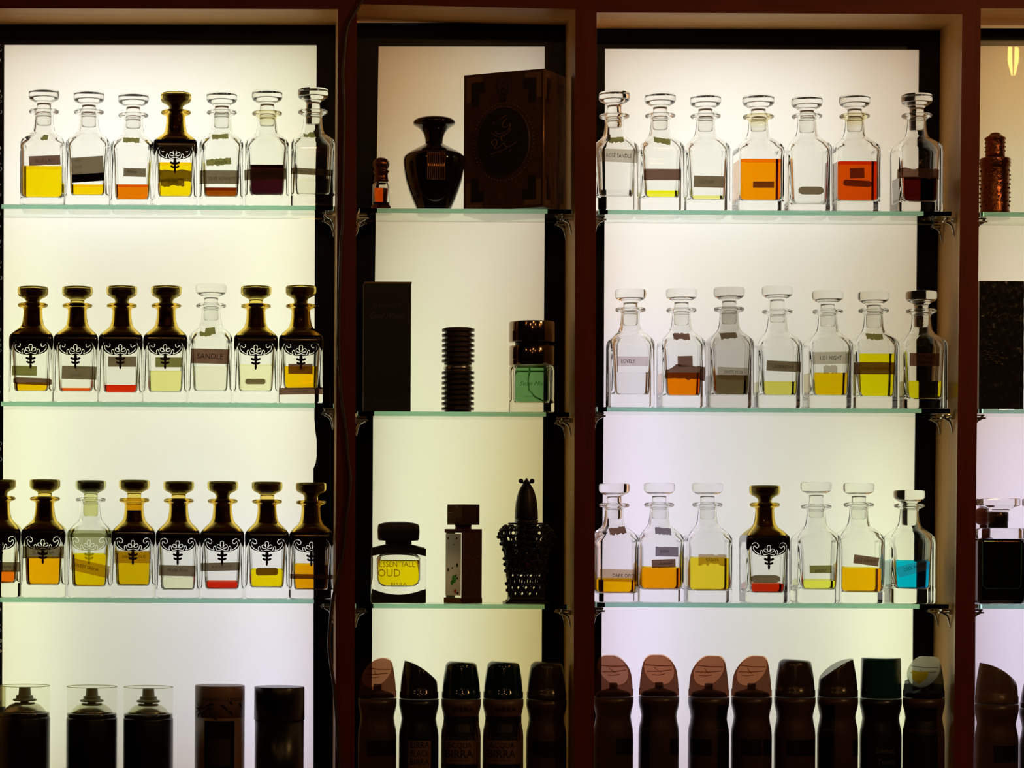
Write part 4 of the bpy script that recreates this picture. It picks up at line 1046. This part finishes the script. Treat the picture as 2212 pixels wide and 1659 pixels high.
TEALC = pbr('teal_black_cap', (0.004, 0.020, 0.022), 0.10, coat=.5); SMOKEC = pbr('smoky_black_cap', (0.016, 0.012, 0.010), 0.12, coat=.4)
CLEARC = pbr('brown_gloss_cap', (0.040, 0.024, 0.016), 0.22)
CAPF = film('see_through_brown_cap', (0.10, 0.034, 0.017), (0.035, 0.017, 0.012))
CAPK = film('see_through_black_cap', (0.012, 0.014, 0.016), (0.008, 0.01, 0.012)); CAPCL = film('clear_cap_back', (0.93, 0.94, 0.92), (.01, .01, .01))
BLK = pbr('black_print', (0.003, 0.003, 0.005), 0.4); TANL = pbr('tan_label', (0.19, 0.10, 0.075), 0.5); DIM = pbr('dim_print', (0.020, 0.010, 0.009), 0.5)
SILV = pbr('dim_silver_print', (0.10, 0.09, 0.085), 0.5)
YS = .048
body_spray(773, 857, 1424, YS, 'brown body spray with a slanted clear topped cap, first in the middle bay', ('front', -.5), CAPF, BROWNB, lens=FACETD, marks=[(790, 853, 1596, 1630, BLK, 'black_label')], txt=(DIM, [('BIRRA', 9, 1529, 46, 2)]))
body_spray(861, 948, 1426, YS, 'black body spray with its cap sloping down to the right, middle bay', ('side', 1), SMOKEC, BLKCAN, marks=[(880, 928, 1597, 1659, TANL, 'striped_label')], txt=(BLK, [('BIRRA', 14, 1606, 40, 0), ('BLACK', 14, 1624, 40, 0), ('BIRRA', 14, 1642, 40, 0)]))
for xa, xb, lab, dx in ((952, 1039, 'black capped body spray with a tan label, left one of the matching pair', -2), (1042, 1131, 'black capped body spray with a tan label, right one of the matching pair', 0)):
    body_spray(xa, xb, 1426, YS, lab, ('back', 1), TEALC, TANB, marks=[(xa+2, xb-2, 1545, 1596, BLK, 'dark_wave'), (xa+8, xb-20, 1596, 1647, TANL, 'tan_label'), (xa+2, xb-2, 1648, 1700, BLK, 'dark_foot')],
               txt=(BLK, [('BIRRA', 9, 1530, 46, 2), ('ACQUA', 12, 1608, 52, -6), ('BIRRA', 17, 1625, 58, -6), ('eau fraiche', 4, 1639, 40, -6)]))
body_spray(1136, 1224, 1427, YS, 'plain brown body spray beside the right post of the middle bay', ('back', 1), CLEARC, BROWNB, marks=[(1140, 1220, 1598, 1632, BLK, 'black_band')], txt=(DIM, [('BIRRA', 9, 1532, 46, -6)]))
for xa, xb, top, a, mk, lab, lens_ in ((1281, 1368, 1418, .18, [(1326, 1365, 1592, 1628, BLK, 'black_label')], 'brown body spray touching the post, first in the wide bay', FACETD),
        (1379, 1467, 1417, .02, [(1384, 1398, 1520, 1659, BLK, 'black_stripe'), (1441, 1463, 1592, 1628, BLK, 'black_label')], 'brown body spray with an open coppery cap face, second in the wide bay', FACET),
        (1486, 1575, 1419, -.5, [(1542, 1572, 1522, 1659, BLK, 'black_stripe'), (1489, 1530, 1594, 1629, BLK, 'black_label')], 'brown body spray with a cap face turned left, third in the wide bay', FACET),
        (1579, 1667, 1419, -.62, [(1594, 1637, 1594, 1629, BLK, 'black_label'), (1641, 1664, 1594, 1629, BLK, 'black_label')], 'brown body spray with a plain tan cap face, fourth in the wide bay', FACET)):
    body_spray(xa, xb, top, YS, lab, ('front', a), CAPF, BROWNB, lens=lens_, marks=mk, capz=85)
body_spray(1672, 1761, 1422, YS, 'brown body spray with a rounded speckled cap, fifth in the wide bay', ('back', 1), CLEARC, BROWNB, capz=82, marks=[(1691, 1757, 1595, 1630, BLK, 'black_band')])
body_spray(1765, 1853, 1422, YS, 'brown body spray with its cap sloping down to the left', ('side', -1), CLEARC, BROWNB, marks=[(1769, 1793, 1522, 1659, BLK, 'black_stripe'), (1834, 1850, 1596, 1630, BLK, 'black_label')])
SWL = [('Sweet', 12, 1618, 40, 0), ('Touch', 12, 1642, 36, 2)]
body_spray(1857, 1947, 1421, YS, 'black body spray with a flat topped blue green cap', ('flat', 0), pbr('blue_green_cap', (0.006, 0.055, 0.062), .08, coat=.6), BLKCAN, txt=(SILV, SWL), capz=86)
body_spray(1950, 2040, 1421, .030, 'body spray with a black cap and a bright yellow and white cap face', ('front', -.55), CAPK, BROWNB, lens=FACETY, marks=[(1955, 2015, 1526, 1659, BLK, 'black_panel')], capz=85)
body_spray(2105, 2199, 1431, YS, 'brown body spray at the right edge, cap sloping down to the right', ('side', 1), BROWNC, BROWNB, marks=[(2134, 2190, 1608, 1643, BLK, 'black_band')], capz=88)
body_spray(2203, 2290, 1469, YS, 'shorter brown spray cut off by the right edge', ('back', 1), CLEARC, BROWNB, capz=60)

# aerosols of the left bay
PLAST = film('clear_plastic', (0.90, 0.91, 0.84), (.02, .02, .015)); KHAKI = pbr('khaki_plastic', (0.26, 0.29, 0.16), .45); KHAKIM = pbr('khaki_metal', (0.62, 0.60, 0.44), .22, .9); RIMF = film('clear_cap_rim', (0.42, 0.42, 0.30), (.03, .03, .02))
for i, (x0, x1, top, lab) in enumerate(((-2, 108, 1476, 'black aerosol with a clear cap, cut off at the left edge'), (143, 253, 1478, 'black aerosol with a clear cap, second from the left'), (266, 374, 1479, 'black aerosol with a clear cap, left of the patterned tin'))):
    Y = .05; q = U(Y); xc = (x0+x1)/2; t = thing('aerosol_can', lab, 'spray can', (W(xc, 1600, Y).x, Y, SHZ + .0002), 'clear capped aerosols'); H = (W(xc, top+4, Y).z - SHZ)/q; Z = H - 68; w = (x1-x0)/2
    obj('can', MB().lathe([(r*q, z*q) for r, z in [(w-3, 0), (w, 3), (w, Z-3), (w-1, Z)]], 44), BLKCAN, t)
    obj('rim', MB().lathe([(r*q, z*q) for r, z in [(w-2, Z), (w-1, Z+2), (w-1, Z+8), (w-3, Z+10), (w-9, Z+10.4)]], 44), BLACKG, t)
    obj('dome', MB().lathe([(r*q, z*q) for r, z in [(w-9, Z+10.5), (w-11, Z+14), (w-16, Z+20), (w-24, Z+26), (w-32, Z+30), (w-34, Z+31)]], 40), KHAKIM, t)
    nz = obj('nozzle', MB().lathe([(r*q, z*q) for r, z in [(24, Z+34), (26, Z+35.5), (25, Z+38), (20, Z+39), (18.5, Z+40), (18.5, Z+46), (14, Z+47), (13.4, Z+48), (12.6, Z+62), (11, Z+63)]], 28), KHAKI, t)
    obj('valve', MB().lathe([(10*q, (Z+30.5)*q), (10*q, (Z+34.2)*q)], 16), KHAKIM, t)
    obj('clear_cap', MB().lathe([(r*q, z*q) for r, z in [(w-.6, Z+.6), (w-.6, Z+64), (w-1.2, Z+67), (w-3, Z+68), (1, Z+68.2)]], 48, cap=False), PLAST, t)
    rm = MB(); rm.tube([((w-1)*q*math.cos(2*PI*k/48), (w-1)*q*math.sin(2*PI*k/48), (Z+66.6)*q) for k in range(48)], .9*q, 6, closed=True); obj('cap_rim', rm, RIMF, t)
Y = .05; q = U(Y)
t = thing('patterned_tin', 'round tin printed with brown flowers between the aerosols and the black tin', 'tin', (W(474.5, 1600, Y).x, Y, SHZ + .0002)); H = (W(474.5, 1480, Y).z - SHZ)/q; w = 53.8
TIN = pbr('printed_tin', (0.26, 0.145, 0.11), .4)
b = obj('can', MB().lathe([(r*q, z*q) for r, z in [(w-2, 0), (w, 2), (w, H-68)]], 44), TIN, t)
TINL = film('printed_lid_plastic', (0.10, 0.06, 0.04), (0.14, 0.085, 0.065))
lid = obj('lid', MB().lathe([(r*q, z*q) for r, z in [(w+.1, H-67.6), (w+.1, H-2), (w-1, H-.4), (w-4, H-.2)]], 44), TIN, t)
def cyl(x, z, w=w, o=.5): a = math.asin(max(-.98, min(.98, x/w))); return ((w+o)*math.sin(a)*q, -(w+o)*math.cos(a)*q, z*q)
mb = MB(); put_text(mb, 'FOREST LUMPY', 6.5*q, lambda X, Z: cyl(X/q + 6, Z/q + H-28), 84*q); obj('lettering', mb, DIM, lid)
mb = MB()
fx, fz = -40, H-52
for k in range(9):
    a = 2*PI*k/9; mb.tube([cyl(fx+3*math.cos(a), fz+3*math.sin(a)), cyl(fx+9*math.cos(a), fz+9*math.sin(a)), cyl(fx+16*math.cos(a+.1), fz+17*math.sin(a+.1))], [.5*q, 1.6*q, .4*q], 5)
for (xa, za, xb, zb) in ((-30, -44, -8, -38), (-24, -60, -4, -72), (2, -40, 18, -52), (18, -52, 28, -62), (20, -34, 28, -40), (-28, -52, -12, -47), (40, -36, 48, -48)):
    mb.tube([cyl(xa, H+za), cyl((xa+xb)/2, H+(za+zb)/2 + 3), cyl(xb, H+zb)], [.6*q, 3*q, .6*q], 5)
obj('flower_print', mb, DIM, lid)
mb = MB(); V = [cyl(-32 + 64*i/12, z) for i in range(13) for z in (40, H-74)]; mb.add(V, [[2*i, 2*i+2, 2*i+3, 2*i+1] for i in range(12)], 0, False); pn = obj('dark_panel', mb, BLKCAN, b)
mb = MB(); V = [cyl(-24 + 46*i/12, z, o=.9) for i in range(13) for z in (H-170, H-112)]; mb.add(V, [[2*i, 2*i+2, 2*i+3, 2*i+1] for i in range(12)], 0, False); obj('brown_field', mb, pbr('dark_field', (0.03, .014, .012), .5), pn)
t = thing('black_tin', 'tall plain black tin with a lid, left bay, beside the dark border', 'tin', (W(603, 1600, Y).x, Y, SHZ + .0002)); H = (W(603, 1483, Y).z - SHZ)/q
obj('can', MB().lathe([(r*q, z*q) for r, z in [(51, 0), (53, 2), (53, H-71)]], 44), BLKCAN, t)
obj('lid', MB().lathe([(r*q, z*q) for r, z in [(54.6, H-71), (54.2, H-2), (53, H-.4), (49, H-.2)]], 44), pbr('blue_black_lid', (0.006, 0.006, 0.016), .3), t)
t = thing('pale_tube', 'pale tube cap behind the aerosol at the left edge', 'tube', (W(2, 1600, .085).x, .085, SHZ + .0002)); q = U(.085); H = (W(4, 1481, .085).z - SHZ)/q
obj('tube', MB().lathe([(9*q, 0), (10*q, 2*q), (10*q, (H-46)*q), (8*q, (H-46)*q)], 20), BLKCAN, t)
obj('cap', MB().lathe([(10*q, (H-46)*q), (10*q, (H-2)*q), (8*q, H*q)], 20), film('pale_cap', (0.45, 0.44, 0.30), (.4, .4, .3)), t)

# ---------------------------------------------------------------- far right bay
Y = .045; q = U(Y); t = thing('embossed_flask', 'ornate beaded copper flask on the top shelf at the right edge', 'perfume bottle', at(2149, 'F1', Y))
COPPER = pbr('dark_copper', (0.22, 0.07, 0.025), 0.22, .85, bump=.6, bscale=150)
obj('body', MB().lathe([(r*q, z*q) for r, z in [(31, 0), (32, 2), (31, 5), (32, 8), (30.5, 12), (30.5, 100), (31, 104), (33, 106), (32, 110), (33.4, 113), (32, 118), (33, 121), (30, 124), (22, 126)]], 40), COPPER, t)
mb = MB()
for k in range(10):
    a0 = 2*PI*k/10
    for i in range(9):
        for s_ in (1, -1):
            z = 20 + i*9.5; a = a0 + s_*.31*math.sin(i/8*PI*2); mb.ball((31.4*math.cos(a)*q, 31.4*math.sin(a)*q, z*q), 2.0*q, 6)
obj('beading', mb, BRASS, t)
c = obj('cap', MB().lathe([(r*q, z*q) for r, z in [(20, 126.2), (21, 130), (20.4, 136), (20.6, 160), (21, 163), (23, 165), (22, 168), (17, 171), (13, 174), (11, 177), (7, 179), (1, 179.6)]], 36), COPPER, t)
mb = MB()
for k in range(12):
    a = 2*PI*k/12
    for i in range(3): mb.ball((21*math.cos(a + i*.26)*q, 21*math.sin(a + i*.26)*q, (139+i*9)*q), 1.7*q, 6)
obj('beading', mb, BRASS, c)

Y = .03; q = U(Y); t = thing('wrapped_box', 'black film wrapped box on the middle shelf at the right edge', 'box', at(2163, 'F2', Y))
BAG = pbr('crinkled_black_film', (0.016, 0.017, 0.020), 0.18, bump=1.0, bscale=38, coat=.5)
mb = MB(); nx, nz = 22, 48; V = []
rnd = random.Random(3)
for k in range(nz+1):
    for i in range(nx+1):
        e = math.sin(i*1.7 + k*.9)*.5 + rnd.uniform(-.6, .6); V.append(((-48 + 96*i/nx)*q, (-e)*q*1.2, (1 + 276*k/nz)*q))
F = [[k*(nx+1)+i, k*(nx+1)+i+1, (k+1)*(nx+1)+i+1, (k+1)*(nx+1)+i] for k in range(nz) for i in range(nx)]
mb.add(V, F); mb.box(-48*q, 48*q, 1.6*q, 46*q, 0, 278*q, bev=1*q); obj('carton', mb, BAG, t)
mb = MB()
for k in range(16):
    x = -44 + rnd.uniform(0, 44); z = 100 + rnd.uniform(0, 34) + (-x-20)*.5; mb.tube([(x*q, -2.6*q, z*q), ((x+5)*q, -3*q, (z+2)*q), ((x+9)*q, -2.6*q, (z-1)*q)], [.3*q, 1.1*q, .3*q], 5)
for k in range(12):
    x = -40 + k*7; mb.tube([(x*q, -2.4*q, (200 + rnd.uniform(-4, 6))*q), ((x+5)*q, -2.8*q, (206 + rnd.uniform(-4, 6))*q)], [.5*q, .9*q], 5)
obj('film_creases', mb, pbr('crease_film', (0.25, 0.22, 0.12), .15, .6), t)

def dark_perfume(px, Y, label, mat, grp=None, half=49):
    q = U(Y); t = thing('dark_perfume', label, 'perfume bottle', at(px, 'F3', Y), grp)
    b = obj('body', MB().loft([rrect(a*q, r*q, z*q, b=a*q*.6) for z, a, r in [(0, half-4, 8), (2, half-1, 9), (8, half, 10), (130, half, 10), (140, half, 10)]]), mat, t)
    obj('clear_shoulder', MB().loft([rrect(a*q, r*q, z*q, b=a*q*.6) for z, a, r in [(140.3, half, 10), (158, half, 10), (162, half-2, 10), (163, half-12, 10)]]), GLASS, t)
    obj('collar', MB().lathe([(r*q, z*q) for r, z in [(21, 163.3), (21, 176), (22, 178), (22, 196), (20, 198)]], 32), pbr('ribbed_collar', (0.05, 0.035, 0.03), .25, .7), t)
    obj('cap', MB().loft([rrect(a*q, 5*q, z*q, b=a*q*.8) for z, a in [(198.3, 23), (203, 24), (208, 30), (211, 38), (213, 40), (225, 40), (227, 38)]]), GLASS, t)
    mb = MB(); mb.tube([(x*half*q, -half*.6*q - .0003, z*q) for x, z in ((-.86, 132), (-.84, 40), (-.7, 33), (.7, 33), (.84, 40), (.86, 132))], .7*q, 5); obj('front_outline', mb, pbr('green_line', (0.03, 0.20, 0.14), .2), b)  # thin green line round the front of the body
    return t
dark_perfume(2155, .038, 'black glass perfume with a clear flat cap at the right edge', pbr('ink_glass', (0.004, 0.006, 0.010), .08, coat=.5))
dark_perfume(2255, .038, 'dark blue perfume bottle cut off by the right edge', pbr('blue_glass', (0.008, 0.014, 0.045), .08, coat=.5))
q = U(.082); t = thing('ball_stopper_flask', 'small red brown ball stoppered flask behind the black perfume', 'perfume bottle', at(2124, 'F3', .082))
obj('body', MB().lathe([(r*q, z*q) for r, z in [(14, 0), (16, 3), (16, 120), (12, 134), (8, 140)]], 28), pbr('red_brown_glass', (0.05, 0.014, 0.012), .15), t)
mb = MB(); mb.ball((0, 0, 186*q), 22*q, 16, sz=.98); mb.lathe([(9*q, 140.3*q), (9*q, 166*q)], 20); obj('ball_stopper', mb, pbr('red_ball', (0.16, 0.035, 0.028), .2), t)

# ---------------------------------------------------------------- cord, beads standing in for reflections, scrap of tape
pts = [(812, -60), (795, -18), (783, 0), (770, 22), (758, 42), (751, 60), (747, 85), (744, 120), (741, 160), (743, 200), (744, 260), (742, 340), (741, 420), (741, 480), (737, 520), (735, 580), (733, 660), (732, 740), (735, 820), (738, 860), (744, 900), (749, 940), (752, 990), (756, 1030), (754, 1075), (748, 1120), (745, 1160), (738, 1210), (727, 1260), (718, 1300), (713, 1350), (711, 1390), (714, 1430), (720, 1470), (725, 1520), (729, 1580), (733, 1659), (735, 1760)]
q = U(-.004); mb = MB(); sp = smooth_path(pts, 3); mb.tube([W(x, y, -.0042) for x, y in sp], 3.6*q, 8)
o = obj('power_cord', mb, pbr('brown_cord', (0.075, 0.040, 0.030), .4)); tag(o, 'dark brown cord running down the front of the left post', 'cord')
mb = MB(); rnd = random.Random(5); MBb = MB()
for k in range(150):
    y = 96 + k*11.2; x = -6 + rnd.uniform(-3, 6)
    p = W(x, y, .07); mb.ball(p, rnd.uniform(2.4, 5.0)*U(.07), 8, mi=1 if rnd.random() < .28 else 0)
mb.tube([W(-6, 96 + k*40, .07) for k in range(43)], 1.0*U(.07), 5)
o = obj('reflection_beads', mb, [BLACKG, pbr('pale_bead', (0.5, 0.46, 0.4), .3)]); tag(o, 'backboard reflections shaped as a black and pale beaded garland hanging at the left edge', 'strand')  # beads modelled in place of reflections in the black backboard

# ---------------------------------------------------------------- lamps of the shop, in front of and above the shelves
SHADEM = pbr('lamp_shade_metal', (0.35, 0.16, 0.06), .35, .6); ENV = film('bulb_glass', (0.93, 0.90, 0.80), (.02, .015, .01))
def pendant(x, y, z, power, label):
    FIL_E = MATS.get('filament_glow_%d' % power) or emit('filament_glow_%d' % power, (1.0, 0.55, 0.20), float(power))
    t = thing('pendant_lamp', label, 'lamp', (x, y, z), 'bare bulb pendants over the shop floor')
    f = MB()
    if power < 300: f.ball((0, 0, 0), .024, 16)
    elif True:
      g2 = MB(); g2.ball((0, 0, .052), .017, 16); GLOW = emit('added_emitter_glow', (1.0, .55, .20), float(power)); FIL_E = emit('filament_thread_glow', (1.0, .60, .13), 44.0)
      for s_ in (-1, 1): f.tube([(s_*.0055, 0, .036), (s_*.006, 0, 0), (s_*.002, 0, -.026)], [.0034, .0040, .0012], 8)
    else:
      for s_ in (-1, 1): f.tube([(s_*.006, 0, .036), (s_*.0075, 0, 0), (s_*.004, 0, -.030)], [.0038, .0046, .0016], 8)
    g = MB().lathe([(.012, .07), (.014, .055), (.026, .03), (.030, .0), (.027, -.03), (.016, -.055), (.004, -.065)], 24, cap=False)
    bb = obj('bulb', g, ENV, t); obj('filament', f, FIL_E, bb)
    if power > 300: obj('added_emitter', g2, GLOW, bb)  # ball emitter added inside the shade to light the cabinet front
    obj('socket', MB().lathe([(.014, .07), (.018, .075), (.018, .12), (.008, .125)], 20), BLACKM, t)
    obj('shade', MB().lathe([(.105, .045), (.103, .05), (.095, .072), (.075, .098), (.045, .115), (.02, .122)], 36, cap=False), SHADEM, t)
    c = MB(); c.tube([(0, 0, .122), (0, 0, 3.0 - z)], .003, 6); obj('cord', c, BLACKM, t)
pendant(1.325, -1.0, 2.325, 900, 'pendant lamp nearest the right side of the cabinet')
pendant(-0.75, -1.5, 2.50, 75, 'pendant lamp in front of the left bay')
pendant(0.42, -1.6, 2.52, 75, 'pendant lamp in front of the middle bay')
pendant(-0.25, -2.5, 2.66, 110, 'pendant lamp further back, left of the camera')
pendant(0.95, -2.6, 2.68, 110, 'pendant lamp further back, right of the camera')
pendant(0.15, -3.9, 2.60, 130, 'pendant lamp behind the camera')
pendant(1.9, -2.2, 2.60, 110, 'pendant lamp far to the right')
